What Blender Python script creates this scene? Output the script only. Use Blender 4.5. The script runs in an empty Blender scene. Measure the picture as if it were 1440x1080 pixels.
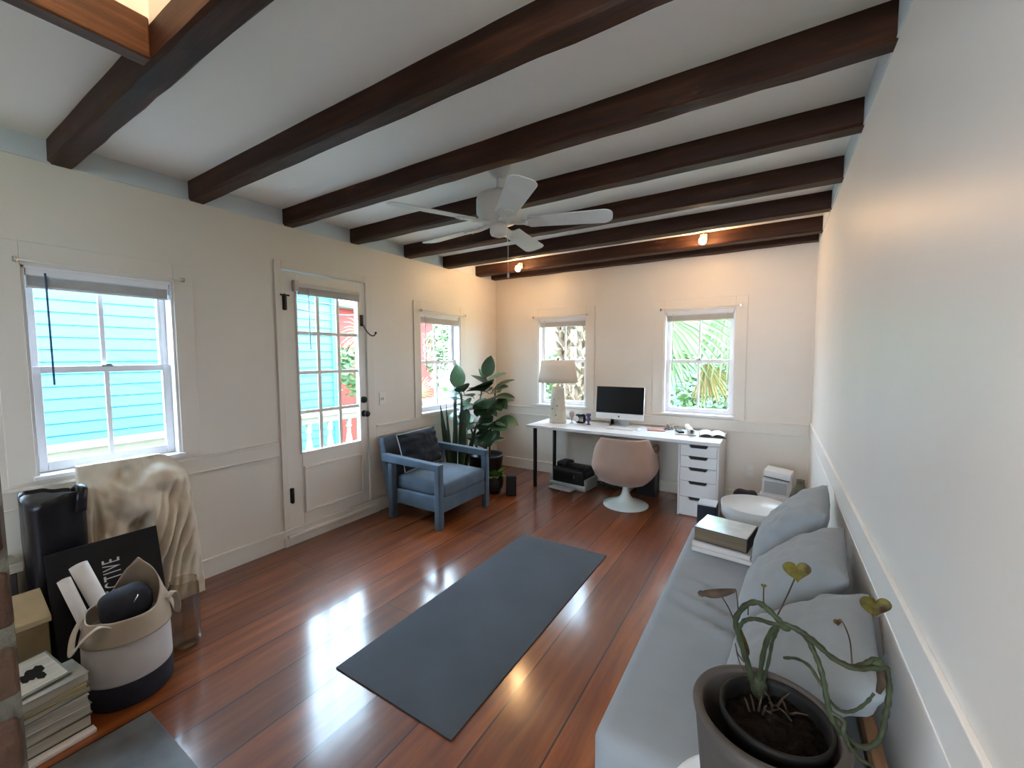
import bpy, bmesh, math, random
from mathutils import Vector, Matrix, noise
random.seed(7)
sc = bpy.context.scene
COL = sc.collection
PI = math.pi
XL, XR, YB = -3.152, 0.296, 4.616      # left, right and back wall faces (metres)
CEIL = 2.562                            # ceiling plane
EYE = 1.463

# ------------------------------------------------------------------ materials
MATS = {}
def nodes_of(name):
    m = bpy.data.materials.new(name); m.use_nodes = True
    nt = m.node_tree; b = nt.nodes['Principled BSDF']
    return m, nt, b
def mat(name, col, rough=.6, metal=0., spec=.5, var=.0, scale=8., bump=0., bscale=60., coat=0., emis=None, estr=0., sheen=0., stretch=(1,1,1), col2=None, alpha=None):
    """principled material with noise driven colour variation and bump, object coordinates"""
    if name in MATS: return MATS[name]
    m, nt, b = nodes_of(name); N = nt.nodes; L = nt.links
    b.inputs['Roughness'].default_value = rough
    b.inputs['Metallic'].default_value = metal
    b.inputs['Specular IOR Level'].default_value = spec
    b.inputs['Coat Weight'].default_value = coat
    b.inputs['Sheen Weight'].default_value = sheen
    c = (*col, 1)
    b.inputs['Base Color'].default_value = c
    tc = N.new('ShaderNodeTexCoord'); mp = N.new('ShaderNodeMapping'); mp.inputs['Scale'].default_value = stretch
    L.new(tc.outputs['Object'], mp.inputs['Vector'])
    if var > 0 or col2:
        n = N.new('ShaderNodeTexNoise'); n.inputs['Scale'].default_value = scale; n.inputs['Detail'].default_value = 5
        L.new(mp.outputs[0], n.inputs['Vector'])
        r = N.new('ShaderNodeValToRGB')
        lo = col2 if col2 else tuple(max(0, x * (1 - var)) for x in col)
        hi = col if col2 else tuple(min(1, x * (1 + var)) for x in col)
        r.color_ramp.elements[0].position = .35; r.color_ramp.elements[1].position = .65
        r.color_ramp.elements[0].color = (*lo, 1); r.color_ramp.elements[1].color = (*hi, 1)
        L.new(n.outputs['Fac'], r.inputs['Fac']); L.new(r.outputs['Color'], b.inputs['Base Color'])
    if bump > 0:
        n2 = N.new('ShaderNodeTexNoise'); n2.inputs['Scale'].default_value = bscale; n2.inputs['Detail'].default_value = 4
        L.new(mp.outputs[0], n2.inputs['Vector'])
        bp = N.new('ShaderNodeBump'); bp.inputs['Strength'].default_value = bump; bp.inputs['Distance'].default_value = .01
        L.new(n2.outputs['Fac'], bp.inputs['Height']); L.new(bp.outputs['Normal'], b.inputs['Normal'])
    if emis:
        b.inputs['Emission Color'].default_value = (*emis, 1); b.inputs['Emission Strength'].default_value = estr
    MATS[name] = m
    return m

def glass_mat(name, tint, gloss_rough=.02, ior=1.45, boost=1.):
    m = bpy.data.materials.new(name); m.use_nodes = True
    nt = m.node_tree; N = nt.nodes; L = nt.links
    N.remove(N['Principled BSDF']); out = N['Material Output']
    t = N.new('ShaderNodeBsdfTransparent'); t.inputs['Color'].default_value = (*tint, 1)
    g = N.new('ShaderNodeBsdfGlossy'); g.inputs['Roughness'].default_value = gloss_rough
    lw = N.new('ShaderNodeLayerWeight'); lw.inputs['Blend'].default_value = .5
    pw = N.new('ShaderNodeMath'); pw.operation = 'POWER'; pw.inputs[1].default_value = 5.
    mu = N.new('ShaderNodeMath'); mu.operation = 'MULTIPLY_ADD'; mu.inputs[1].default_value = .9 * boost; mu.inputs[2].default_value = ((ior - 1) / (ior + 1)) ** 2
    L.new(lw.outputs['Facing'], pw.inputs[0])
    mx = N.new('ShaderNodeMixShader')
    L.new(pw.outputs[0], mu.inputs[0]); L.new(mu.outputs[0], mx.inputs[0])
    L.new(t.outputs[0], mx.inputs[1]); L.new(g.outputs[0], mx.inputs[2]); L.new(mx.outputs[0], out.inputs['Surface'])
    MATS[name] = m
    return m

def floor_mat():
    m, nt, b = nodes_of('floor_planks'); N = nt.nodes; L = nt.links
    tc = N.new('ShaderNodeTexCoord'); sp = N.new('ShaderNodeSeparateXYZ'); L.new(tc.outputs['Object'], sp.inputs[0])
    def math_(op, a, bb=None, clamp=False):
        n = N.new('ShaderNodeMath'); n.operation = op; n.use_clamp = clamp
        for i, q in enumerate((a, bb)):
            if q is None: continue
            if hasattr(q, 'links'): L.new(q, n.inputs[i])
            else: n.inputs[i].default_value = q
        return n.outputs[0]
    W = .2485
    u = math_('DIVIDE', math_('ADD', sp.outputs['X'], .66 + 40 * W), W)
    idx = math_('FLOOR', u); fr = math_('FRACT', u)
    edge = math_('MINIMUM', fr, math_('SUBTRACT', 1., fr))
    seam = math_('LESS_THAN', edge, .014)
    wn = N.new('ShaderNodeTexWhiteNoise'); wn.noise_dimensions = '1D'; L.new(idx, wn.inputs['W'])
    # board ends
    yy = math_('DIVIDE', math_('ADD', sp.outputs['Y'], math_('MULTIPLY', wn.outputs['Value'], 9.)), 6.5)
    yi = math_('FLOOR', yy); yf = math_('FRACT', yy)
    yend = math_('LESS_THAN', yf, .0007)
    w2 = N.new('ShaderNodeTexWhiteNoise'); w2.noise_dimensions = '2D'
    cx = N.new('ShaderNodeCombineXYZ'); L.new(idx, cx.inputs[0]); L.new(yi, cx.inputs[1]); L.new(cx.outputs[0], w2.inputs['Vector'])
    # grain: noise stretched along the boards, shifted per board
    mp = N.new('ShaderNodeMapping'); mp.inputs['Scale'].default_value = (10, .8, 1)
    of = N.new('ShaderNodeCombineXYZ'); L.new(math_('MULTIPLY', idx, 3.7), of.inputs[1]); L.new(math_('MULTIPLY', idx, 1.3), of.inputs[2])
    va = N.new('ShaderNodeVectorMath'); va.operation = 'ADD'; L.new(tc.outputs['Object'], va.inputs[0]); L.new(of.outputs[0], va.inputs[1])
    L.new(va.outputs[0], mp.inputs['Vector'])
    gn = N.new('ShaderNodeTexNoise'); gn.inputs['Scale'].default_value = 1.6; gn.inputs['Detail'].default_value = 7; gn.inputs['Roughness'].default_value = .62
    L.new(mp.outputs[0], gn.inputs['Vector'])
    r = N.new('ShaderNodeValToRGB'); e = r.color_ramp.elements
    e[0].position = .25; e[0].color = (.082, .019, .005, 1); e[1].position = .75; e[1].color = (.275, .078, .018, 1)
    k = e.new(.5); k.color = (.17, .041, .009, 1)
    L.new(gn.outputs['Fac'], r.inputs['Fac'])
    hs = N.new('ShaderNodeHueSaturation'); L.new(r.outputs['Color'], hs.inputs['Color'])
    L.new(math_('ADD', math_('MULTIPLY', w2.outputs['Value'], .65), .62), hs.inputs['Value'])
    # knots and dark streaks
    ms = N.new('ShaderNodeMapping'); ms.inputs['Scale'].default_value = (7, .9, 1); L.new(va.outputs[0], ms.inputs['Vector'])
    kn = N.new('ShaderNodeTexNoise'); kn.inputs['Scale'].default_value = 2.1; kn.inputs['Detail'].default_value = 2; L.new(ms.outputs[0], kn.inputs['Vector'])
    kr = N.new('ShaderNodeValToRGB'); kr.color_ramp.elements[0].position = .70; kr.color_ramp.elements[1].position = .80
    kr.color_ramp.elements[0].color = (0, 0, 0, 1); kr.color_ramp.elements[1].color = (.75, .75, .75, 1)
    L.new(kn.outputs['Fac'], kr.inputs['Fac'])
    m1 = N.new('ShaderNodeMixRGB'); m1.inputs['Color2'].default_value = (.045, .014, .007, 1)
    L.new(kr.outputs['Color'], m1.inputs['Fac']); L.new(hs.outputs['Color'], m1.inputs['Color1'])
    m2 = N.new('ShaderNodeMixRGB'); m2.inputs['Color2'].default_value = (.012, .005, .003, 1)
    L.new(math_('MAXIMUM', seam, yend), m2.inputs['Fac']); L.new(m1.outputs['Color'], m2.inputs['Color1'])
    L.new(m2.outputs['Color'], b.inputs['Base Color'])
    b.inputs['Roughness'].default_value = .5
    b.inputs['Specular IOR Level'].default_value = .2
    b.inputs['Coat Weight'].default_value = 1.; b.inputs['Coat Roughness'].default_value = .155; b.inputs['Coat IOR'].default_value = 1.62
    # cupped boards and worn seams
    cup = math_('MULTIPLY', math_('POWER', math_('ABSOLUTE', math_('SUBTRACT', fr, .5)), 2.), .30)
    hh = math_('ADD', math_('SUBTRACT', cup, math_('MULTIPLY', seam, .5)), math_('MULTIPLY', gn.outputs['Fac'], .07))
    bp = N.new('ShaderNodeBump'); bp.inputs['Strength'].default_value = .35; bp.inputs['Distance'].default_value = .012
    L.new(hh, bp.inputs['Height']); L.new(bp.outputs['Normal'], b.inputs['Normal']); L.new(bp.outputs['Normal'], b.inputs['Coat Normal'])
    MATS['floor'] = m
    return m

def wood_mat(name, dark, mid, light, axis='X', rough=.5, scr=0.):
    m, nt, b = nodes_of(name); N = nt.nodes; L = nt.links
    tc = N.new('ShaderNodeTexCoord'); mp = N.new('ShaderNodeMapping')
    s = {'X': (1.2, 16, 16), 'Y': (16, 1.2, 16), 'Z': (16, 16, 1.2)}[axis]
    mp.inputs['Scale'].default_value = s; L.new(tc.outputs['Object'], mp.inputs['Vector'])
    n = N.new('ShaderNodeTexNoise'); n.inputs['Scale'].default_value = 1.5; n.inputs['Detail'].default_value = 8; n.inputs['Roughness'].default_value = .65
    L.new(mp.outputs[0], n.inputs['Vector'])
    r = N.new('ShaderNodeValToRGB'); e = r.color_ramp.elements
    e[0].position = .3; e[0].color = (*dark, 1); e[1].position = .72; e[1].color = (*light, 1); k = e.new(.52); k.color = (*mid, 1)
    L.new(n.outputs['Fac'], r.inputs['Fac'])
    if scr > 0:
        n3 = N.new('ShaderNodeTexNoise'); n3.inputs['Scale'].default_value = 3.3; n3.inputs['Detail'].default_value = 6; n3.inputs['Roughness'].default_value = .7
        mp3 = N.new('ShaderNodeMapping'); mp3.inputs['Scale'].default_value = {'X': (.6, 3, 3), 'Y': (3, .6, 3), 'Z': (3, 3, .6)}[axis]
        L.new(tc.outputs['Object'], mp3.inputs['Vector']); L.new(mp3.outputs[0], n3.inputs['Vector'])
        r3 = N.new('ShaderNodeValToRGB'); r3.color_ramp.elements[0].position = .62; r3.color_ramp.elements[1].position = .78
        r3.color_ramp.elements[0].color = (0, 0, 0, 1); r3.color_ramp.elements[1].color = (scr, scr, scr, 1)
        L.new(n3.outputs['Fac'], r3.inputs['Fac'])
        mx = N.new('ShaderNodeMixRGB'); mx.inputs['Color2'].default_value = (*[min(1, c * 3.2) for c in light], 1)
        L.new(r3.outputs['Color'], mx.inputs['Fac']); L.new(r.outputs['Color'], mx.inputs['Color1']); L.new(mx.outputs['Color'], b.inputs['Base Color'])
    else:
        L.new(r.outputs['Color'], b.inputs['Base Color'])
    b.inputs['Roughness'].default_value = rough
    bp = N.new('ShaderNodeBump'); bp.inputs['Strength'].default_value = .4; bp.inputs['Distance'].default_value = .006
    L.new(n.outputs['Fac'], bp.inputs['Height']); L.new(bp.outputs['Normal'], b.inputs['Normal']); b.inputs['Specular IOR Level'].default_value = .22
    MATS[name] = m
    return m

def island_mat(name, cols, rough=.9, bump=.6, bscale=45.):
    """each loose piece of the mesh takes its own colour from the ramp (bricks, leaves, stones)"""
    m, nt, b = nodes_of(name); N = nt.nodes; L = nt.links
    g = N.new('ShaderNodeNewGeometry'); r = N.new('ShaderNodeValToRGB'); r.color_ramp.interpolation = 'LINEAR'
    e = r.color_ramp.elements
    e[0].color = (*cols[0], 1); e[1].color = (*cols[-1], 1)
    for i, c in enumerate(cols[1:-1]):
        k = e.new((i + 1) / (len(cols) - 1)); k.color = (*c, 1)
    L.new(g.outputs['Random Per Island'], r.inputs['Fac'])
    tc = N.new('ShaderNodeTexCoord'); n = N.new('ShaderNodeTexNoise'); n.inputs['Scale'].default_value = bscale; n.inputs['Detail'].default_value = 6
    L.new(tc.outputs['Object'], n.inputs['Vector'])
    hs = N.new('ShaderNodeHueSaturation'); L.new(r.outputs['Color'], hs.inputs['Color'])
    mr = N.new('ShaderNodeMapRange'); mr.inputs['To Min'].default_value = .6; mr.inputs['To Max'].default_value = 1.4
    L.new(n.outputs['Fac'], mr.inputs['Value']); L.new(mr.outputs['Result'], hs.inputs['Value'])
    L.new(hs.outputs['Color'], b.inputs['Base Color']); b.inputs['Roughness'].default_value = rough
    if bump:
        bp = N.new('ShaderNodeBump'); bp.inputs['Strength'].default_value = bump; bp.inputs['Distance'].default_value = .01
        L.new(n.outputs['Fac'], bp.inputs['Height']); L.new(bp.outputs['Normal'], b.inputs['Normal'])
    MATS[name] = m
    return m

# ------------------------------------------------------------------ mesh builder
class MB:
    def __init__(self, m=None):
        self.v = []; self.f = []; self.s = []; self.m = m or Matrix.Identity(4)
    def add(self, vs, fs, smooth=False):
        o = len(self.v)
        self.v += [self.m @ Vector(p) for p in vs]
        self.f += [tuple(o + i for i in q) for q in fs]; self.s += [smooth] * len(fs)
        return self
    def box(self, x0, x1, y0, y1, z0, z1):
        vs = [(x, y, z) for z in (z0, z1) for y in (y0, y1) for x in (x0, x1)]
        return self.add(vs, [(0, 2, 3, 1), (4, 5, 7, 6), (0, 1, 5, 4), (2, 6, 7, 3), (0, 4, 6, 2), (1, 3, 7, 5)])
    def soft(self, c, size, r, n=12, disp=None):
        """rounded, subdivided box; disp(local point) -> offset vector"""
        h = [q / 2 for q in size]; r = min(r, min(h) * .999)
        idx = {}; vs = []; fs = []
        if isinstance(n, int): n = (n, n, n)
        def coord(i, k):      # finer steps near the rounded edge
            t = i / n[k]
            e = min(.45, r / size[k] * 1.0)
            q = .22
            if t < q: a = e * t / q
            elif t > 1 - q: a = 1 - e * (1 - t) / q
            else: a = e + (1 - 2 * e) * (t - q) / (1 - 2 * q)
            return (a - .5) * size[k]
        def vid(i, j, k):
            key = (i, j, k)
            if key not in idx:
                p = Vector((coord(i, 0), coord(j, 1), coord(k, 2)))
                inn = Vector([max(-(h[a] - r), min(h[a] - r, p[a])) for a in range(3)])
                d = p - inn
                if d.length > 1e-9: p = inn + d.normalized() * r
                if disp: p = p + Vector(disp(p))
                idx[key] = len(vs); vs.append(p + Vector(c))
            return idx[key]
        for (a, b_, cc) in ((0, 1, 2), (0, 2, 1), (1, 2, 0)):
            for side in (0, n[cc]):
                for i in range(n[a]):
                    for j in range(n[b_]):
                        q = []
                        for di, dj in ((0, 0), (1, 0), (1, 1), (0, 1)):
                            t = [0, 0, 0]; t[a] = i + di; t[b_] = j + dj; t[cc] = side; q.append(vid(*t))
                        fs.append(tuple(q))
        return self.add(vs, fs, True)
    def lathe(self, prof, c=(0, 0), seg=32, smooth=True, cap=True):
        vs = []; fs = []
        for (r, z) in prof:
            for k in range(seg):
                a = 2 * PI * k / seg; vs.append((c[0] + r * math.cos(a), c[1] + r * math.sin(a), z))
        for i in range(len(prof) - 1):
            for k in range(seg):
                fs.append((i * seg + k, i * seg + (k + 1) % seg, (i + 1) * seg + (k + 1) % seg, (i + 1) * seg + k))
        if cap:
            if prof[0][0] > 1e-4: fs.append(tuple(range(seg - 1, -1, -1)))
            if prof[-1][0] > 1e-4: fs.append(tuple((len(prof) - 1) * seg + k for k in range(seg)))
        return self.add(vs, fs, smooth)
    def tube(self, pts, r, seg=8, smooth=True, flat=1.):
        pts = [Vector(p) for p in pts]; n = len(pts)
        rs = r if isinstance(r, (list, tuple)) else [r] * n
        vs = []; fs = []; prev = None
        for i, p in enumerate(pts):
            t = (pts[min(i + 1, n - 1)] - pts[max(i - 1, 0)])
            t = t.normalized() if t.length > 1e-9 else Vector((0, 0, 1))
            if prev is None:
                a = Vector((0, 0, 1)) if abs(t.z) < .9 else Vector((1, 0, 0))
                nrm = t.cross(a).normalized()
            else:
                nrm = prev - t * prev.dot(t)
                nrm = nrm.normalized() if nrm.length > 1e-9 else t.orthogonal().normalized()
            prev = nrm; bn = t.cross(nrm)
            for k in range(seg):
                an = 2 * PI * k / seg
                vs.append(p + nrm * (rs[i] * math.cos(an)) + bn * (rs[i] * flat * math.sin(an)))
        for i in range(n - 1):
            for k in range(seg):
                fs.append((i * seg + k, i * seg + (k + 1) % seg, (i + 1) * seg + (k + 1) % seg, (i + 1) * seg + k))
        fs.append(tuple(range(seg - 1, -1, -1))); fs.append(tuple((n - 1) * seg + k for k in range(seg)))
        return self.add(vs, fs, smooth)
    def grid(self, fn, nu, nv, smooth=True, cu=False):
        vs = [fn(i / nu, j / nv) for j in range(nv + 1) for i in range(nu + (0 if cu else 1))]
        w = nu if cu else nu + 1
        fs = [(j * w + i, j * w + (i + 1) % w, (j + 1) * w + (i + 1) % w, (j + 1) * w + i) for j in range(nv) for i in range(nu)]
        return self.add(vs, fs, smooth)
    def ball(self, c, r, nu=16, nv=10):
        rx, ry, rz = r if isinstance(r, (tuple, list)) else (r, r, r)
        prof = []
        vs = [(c[0], c[1], c[2] - rz)]; fs = []
        for j in range(1, nv):
            t = PI * j / nv - PI / 2
            for k in range(nu):
                a = 2 * PI * k / nu
                vs.append((c[0] + rx * math.cos(t) * math.cos(a), c[1] + ry * math.cos(t) * math.sin(a), c[2] + rz * math.sin(t)))
        vs.append((c[0], c[1], c[2] + rz)); last = len(vs) - 1
        for k in range(nu): fs.append((0, 1 + (k + 1) % nu, 1 + k)); fs.append((last, last - nu + k, last - nu + (k + 1) % nu))
        for j in range(nv - 2):
            for k in range(nu):
                a = 1 + j * nu; fs.append((a + k, a + (k + 1) % nu, a + nu + (k + 1) % nu, a + nu + k))
        return self.add(vs, fs, True)
    def prism(self, poly, axis, a, b, smooth=False):
        """poly: 2D outline; axis: 'x','y','z' extrusion axis from a to b"""
        def P(p, t): return {'x': (t, p[0], p[1]), 'y': (p[0], t, p[1]), 'z': (p[0], p[1], t)}[axis]
        n = len(poly); vs = [P(p, a) for p in poly] + [P(p, b) for p in poly]
        fs = [tuple(range(n - 1, -1, -1)), tuple(range(n, 2 * n))] + [(i, (i + 1) % n, n + (i + 1) % n, n + i) for i in range(n)]
        return self.add(vs, fs, smooth)
    def build(self, name, material, parent=None, origin=None, bevel=0., seg=2, solid=0., sub=0):
        if parent is not None:
            root = parent
            while root.parent is not None: root = root.parent
            o = Vector(root.location)
        else:
            o = Vector(origin) if origin else Vector((0, 0, 0))
        me = bpy.data.meshes.new(name); me.from_pydata([tuple(p - o) for p in self.v], [], self.f)
        bm = bmesh.new(); bm.from_mesh(me)
        bmesh.ops.recalc_face_normals(bm, faces=bm.faces); bm.to_mesh(me); bm.free()
        me.polygons.foreach_set('use_smooth', self.s)
        me.materials.append(material); me.update()
        ob = bpy.data.objects.new(name, me); COL.objects.link(ob)
        if parent is not None: ob.parent = parent
        else: ob.location = o
        if solid > 0:
            sm = ob.modifiers.new('thick', 'SOLIDIFY'); sm.thickness = solid; sm.offset = 0
        if bevel > 0:
            bv = ob.modifiers.new('bevel', 'BEVEL'); bv.width = bevel; bv.segments = seg; bv.limit_method = 'ANGLE'; bv.angle_limit = .6
            bv.harden_normals = False
        if sub > 0:
            ss = ob.modifiers.new('smooth', 'SUBSURF'); ss.levels = sub; ss.render_levels = sub
        return ob

def tag(o, label=None, cat=None, group=None, kind=None):
    if label: o['label'] = label
    if cat: o['category'] = cat
    if group: o['group'] = group
    if kind: o['kind'] = kind
    return o
def thing(name, label, cat, loc=(0, 0, 0), group=None, kind=None):
    o = bpy.data.objects.new(name, None); COL.objects.link(o); o.location = loc; o.empty_display_size = .1
    return tag(o, label, cat, group, kind)
def axes(o, x, y, z):
    """matrix from an origin and three axis vectors"""
    x, y, z = Vector(x), Vector(y), Vector(z)
    return Matrix(((x.x, y.x, z.x, o[0]), (x.y, y.y, z.y, o[1]), (x.z, y.z, z.z, o[2]), (0, 0, 0, 1)))
def rz(c, deg): return Matrix.Translation(Vector(c)) @ Matrix.Rotation(math.radians(deg), 4, 'Z')
def nz(x, y, z, s=1.): return noise.noise(Vector((x * s, y * s, z * s)))
def smooth_path(pts, n=6):
    """Catmull-Rom through the points"""
    P = [Vector(p) for p in pts]; P = [P[0] * 2 - P[1]] + P + [P[-1] * 2 - P[-2]]; out = []
    for i in range(1, len(P) - 2):
        for k in range(n):
            t = k / n; a, b, c, d = P[i - 1], P[i], P[i + 1], P[i + 2]
            out.append(.5 * ((2 * b) + (c - a) * t + (2 * a - 5 * b + 4 * c - d) * t * t + (3 * b - a - 3 * c + d) * t ** 3))
    out.append(P[-2]); return out
# ------------------------------------------------------------------ palette
M = {}
M['wallr'] = mat('light_lifted_wall_paint', (.93, .91, .885), .42, spec=.6, var=.02, scale=1.5, bump=.04, bscale=40)  # stronger light on the right wall is put into this paler colour
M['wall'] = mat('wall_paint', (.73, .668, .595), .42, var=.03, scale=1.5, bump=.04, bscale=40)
M['trim'] = mat('trim_paint', (.76, .705, .635), .38, var=.02, scale=2, bump=.03, bscale=30)
M['ceil'] = mat('ceiling_paint', (.87, .835, .775), .6, var=.03, scale=1.2, bump=.05, bscale=25)
M['sash'] = mat('window_vinyl', (.82, .80, .82), .35, var=.02)
M['glass'] = glass_mat('window_glass', (.97, .99, .98))
M['floor'] = floor_mat()
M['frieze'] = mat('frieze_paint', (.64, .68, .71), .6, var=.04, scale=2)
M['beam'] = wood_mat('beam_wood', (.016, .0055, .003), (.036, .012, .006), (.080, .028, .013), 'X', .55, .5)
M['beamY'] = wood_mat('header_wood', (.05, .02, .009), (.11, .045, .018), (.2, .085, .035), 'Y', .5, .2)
M['brick'] = island_mat('old_brick', [(.060, .024, .016), (.085, .045, .028), (.045, .022, .016), (.10, .06, .038), (.07, .03, .02)], .9, .9, 30)
M['mortar'] = mat('old_mortar', (.105, .098, .08), .95, var=.3, scale=20, bump=.6, bscale=60)
M['slate'] = mat('hearth_slate', (.085, .085, .085), .5, var=.35, scale=6, bump=.25, bscale=14)
M['black'] = mat('black_plastic', (.007, .007, .008), .45, spec=.3, var=.2)
M['iron'] = mat('black_iron', (.02, .018, .016), .5, metal=.6, var=.2)
M['tray'] = mat('white_tray', (.60, .60, .60), .35, var=.01)
M['white'] = mat('white_laminate', (.75, .75, .76), .3, var=.01)
M['whitematte'] = mat('white_card', (.80, .77, .75), .7, var=.04, scale=12)
M['paper'] = mat('paper', (.82, .81, .83), .7, var=.03, scale=20)
M['blind'] = mat('blind_slats', (.62, .575, .545), .5, var=.05)
M['fanw'] = mat('fan_enamel', (.64, .62, .58), .35, var=.03)
M['fanb'] = mat('fan_blade_white', (.66, .665, .645), .45, var=.03)
M['chrome'] = mat('chrome', (.7, .7, .7), .15, metal=1.)
M['mat'] = mat('yoga_rubber', (.050, .058, .073), .8, var=.10, scale=3, bump=.35, bscale=400)
M['bed'] = mat('daybed_cotton', (.245, .265, .29), .9, var=.05, scale=5, bump=.15, bscale=700, sheen=.1)
M['pil'] = mat('cushion_cotton', (.28, .30, .32), .9, var=.05, scale=5, bump=.15, bscale=700, sheen=.1)
M['velvet'] = mat('blue_grey_velvet', (.062, .095, .135), .8, var=.16, scale=6, bump=.1, bscale=300, sheen=.12)
M['velvetd'] = mat('charcoal_velvet', (.011, .014, .020), .85, spec=.2, var=.2, scale=7, bump=.1, bscale=300, sheen=.08)
M['piping'] = mat('pale_piping', (.42, .44, .46), .7)
M['pot'] = mat('black_glaze', (.012, .013, .015), .35, var=.3)
M['soil'] = mat('potting_soil', (.0065, .0045, .0035), .95, spec=.1, var=.6, scale=60, bump=1., bscale=90)
M['ficus'] = island_mat('ficus_leaf', [(.02, .055, .028), (.05, .12, .05), (.03, .08, .04), (.08, .155, .07)], .38, .15, 20)
M['snake'] = island_mat('snake_leaf', [(.012, .035, .022), (.03, .07, .035), (.02, .05, .03)], .45, .2, 30)
M['lime'] = island_mat('lime_leaf', [(.10, .24, .05), (.20, .38, .08), (.13, .3, .06)], .5, .1, 20)
M['stem'] = mat('brown_stem', (.05, .04, .02), .8, var=.3, scale=30)
M['pink'] = mat('blush_upholstery', (.40, .26, .205), .85, var=.06, scale=6, bump=.15, bscale=400, sheen=.3)
M['tan'] = mat('tan_leather', (.22, .12, .06), .5, var=.2)
M['enamel'] = mat('white_enamel', (.66, .68, .64), .3)
M['shade'] = mat('linen_shade', (.74, .66, .59), .85, var=.02, bump=.2, bscale=300)
for _n in [M['shade'].node_tree]:
    _t = _n.nodes.new('ShaderNodeBsdfTranslucent'); _t.inputs['Color'].default_value = (.78, .68, .58, 1); _x = _n.nodes.new('ShaderNodeMixShader'); _x.inputs[0].default_value = .45
    _n.links.new(_n.nodes['Principled BSDF'].outputs[0], _x.inputs[1]); _n.links.new(_t.outputs[0], _x.inputs[2]); _n.links.new(_x.outputs[0], _n.nodes['Material Output'].inputs['Surface'])
M['screen'] = mat('dark_screen', (.004, .004, .005), .25, spec=.15)
M['alu'] = mat('pale_aluminium', (.72, .73, .74), .35, metal=.25)
M['navy'] = mat('navy_fabric', (.012, .014, .026), .85, var=.25, scale=20, bump=.2, bscale=300)
M['bagp'] = mat('black_bag_plastic', (.006, .006, .009), .34, spec=.35, var=.3, scale=10, bump=.5, bscale=14)
M['liner'] = mat('grey_bag_lining', (.10, .12, .13), .35, var=.2)
M['canvas'] = mat('cream_canvas', (.47, .40, .32), .9, var=.06, scale=9, bump=.25, bscale=350)
M['felt'] = mat('white_felt', (.58, .56, .57), .95, var=.04, scale=12, bump=.2, bscale=300)
M['plaster'] = mat('cream_plaster', (.62, .54, .43), .75, var=.06, scale=6, bump=.15, bscale=60)
M['boardblk'] = mat('black_board', (.010, .0095, .0105), .6, spec=.2, var=.1)
M['ink'] = mat('pale_lettering', (.55, .54, .54), .6)
M['smoke'] = glass_mat('smoky_glass', (.86, .835, .79), .04, 1.6, 1.4)
M['card'] = mat('brown_cardboard', (.20, .135, .06), .85, var=.12, scale=8)
M['cardl'] = mat('kraft_lid', (.42, .33, .20), .85, var=.08, scale=8)
M['book1'] = mat('grey_book_cover', (.28, .27, .22), .6, var=.15)
M['book2'] = mat('olive_book_cover', (.16, .16, .12), .6, var=.2)
M['book3'] = mat('yellow_book_cover', (.55, .42, .14), .45, var=.15)
M['book4'] = mat('white_book_cover', (.62, .60, .58), .55, var=.06)
M['book5'] = mat('dark_book_cover', (.03, .025, .025), .45, var=.3)
M['pages'] = mat('page_block', (.46, .42, .35), .9, var=.15, scale=4, stretch=(1, 1, 60))
M['pagesw'] = mat('pale_page_block', (.60, .55, .52), .9, var=.05, scale=4, stretch=(1, 1, 60))
M['pagesb'] = mat('brown_page_block', (.15, .11, .075), .9, var=.25, scale=4, stretch=(1, 1, 60))  # page edges darker and browner than the other books
M['gloss'] = mat('glossy_cover', (.62, .66, .68), .12, var=.35, scale=9, coat=.6, col2=(.40, .50, .52))
M['conc'] = mat('grey_stone_glaze', (.070, .061, .057), .65, spec=.3, var=.12, scale=12, bump=.1, bscale=120)
M['potin'] = mat('dark_nursery_pot', (.008, .0075, .0075), .6, spec=.2, var=.2)
M['succ'] = mat('fleshy_stem', (.040, .054, .024), .6, spec=.3, scale=28, bump=.3, bscale=70, col2=(.022, .025, .013))
M['succleaf'] = mat('yellowing_leaf', (.10, .085, .010), .55, spec=.25, col2=(.026, .011, .006), scale=52)
M['dry'] = mat('dry_stem', (.04, .025, .015), .9, var=.4, scale=40)
M['oak'] = mat('orange_wood', (.32, .16, .075), .5, var=.25, scale=6, stretch=(8, 1, 8))
M['purple'] = mat('purple_glaze', (.10, .08, .22), .25, var=.2)
M['rose'] = mat('rose_glass', (.50, .38, .42), .3, var=.15)
M['ceramic'] = mat('speckled_ceramic', (.66, .62, .52), .4, col2=(.60, .56, .47), scale=5)
M['spot'] = mat('dark_speck', (.10, .06, .05), .5)
M['teal'] = mat('leather_pad', (.42, .20, .16), .6, var=.1)
M['bulb'] = mat('lit_bulb', (1, .9, .7), .5, emis=(1., .62, .27), estr=26.)
M['sketch'] = mat('charcoal_sketch', (.02, .018, .016), .9, spec=.05)
M['lock'] = mat('grey_lock', (.22, .21, .22), .4)
M['sprig'] = mat('dried_sprig', (.42, .38, .33), .8, var=.3)
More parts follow.
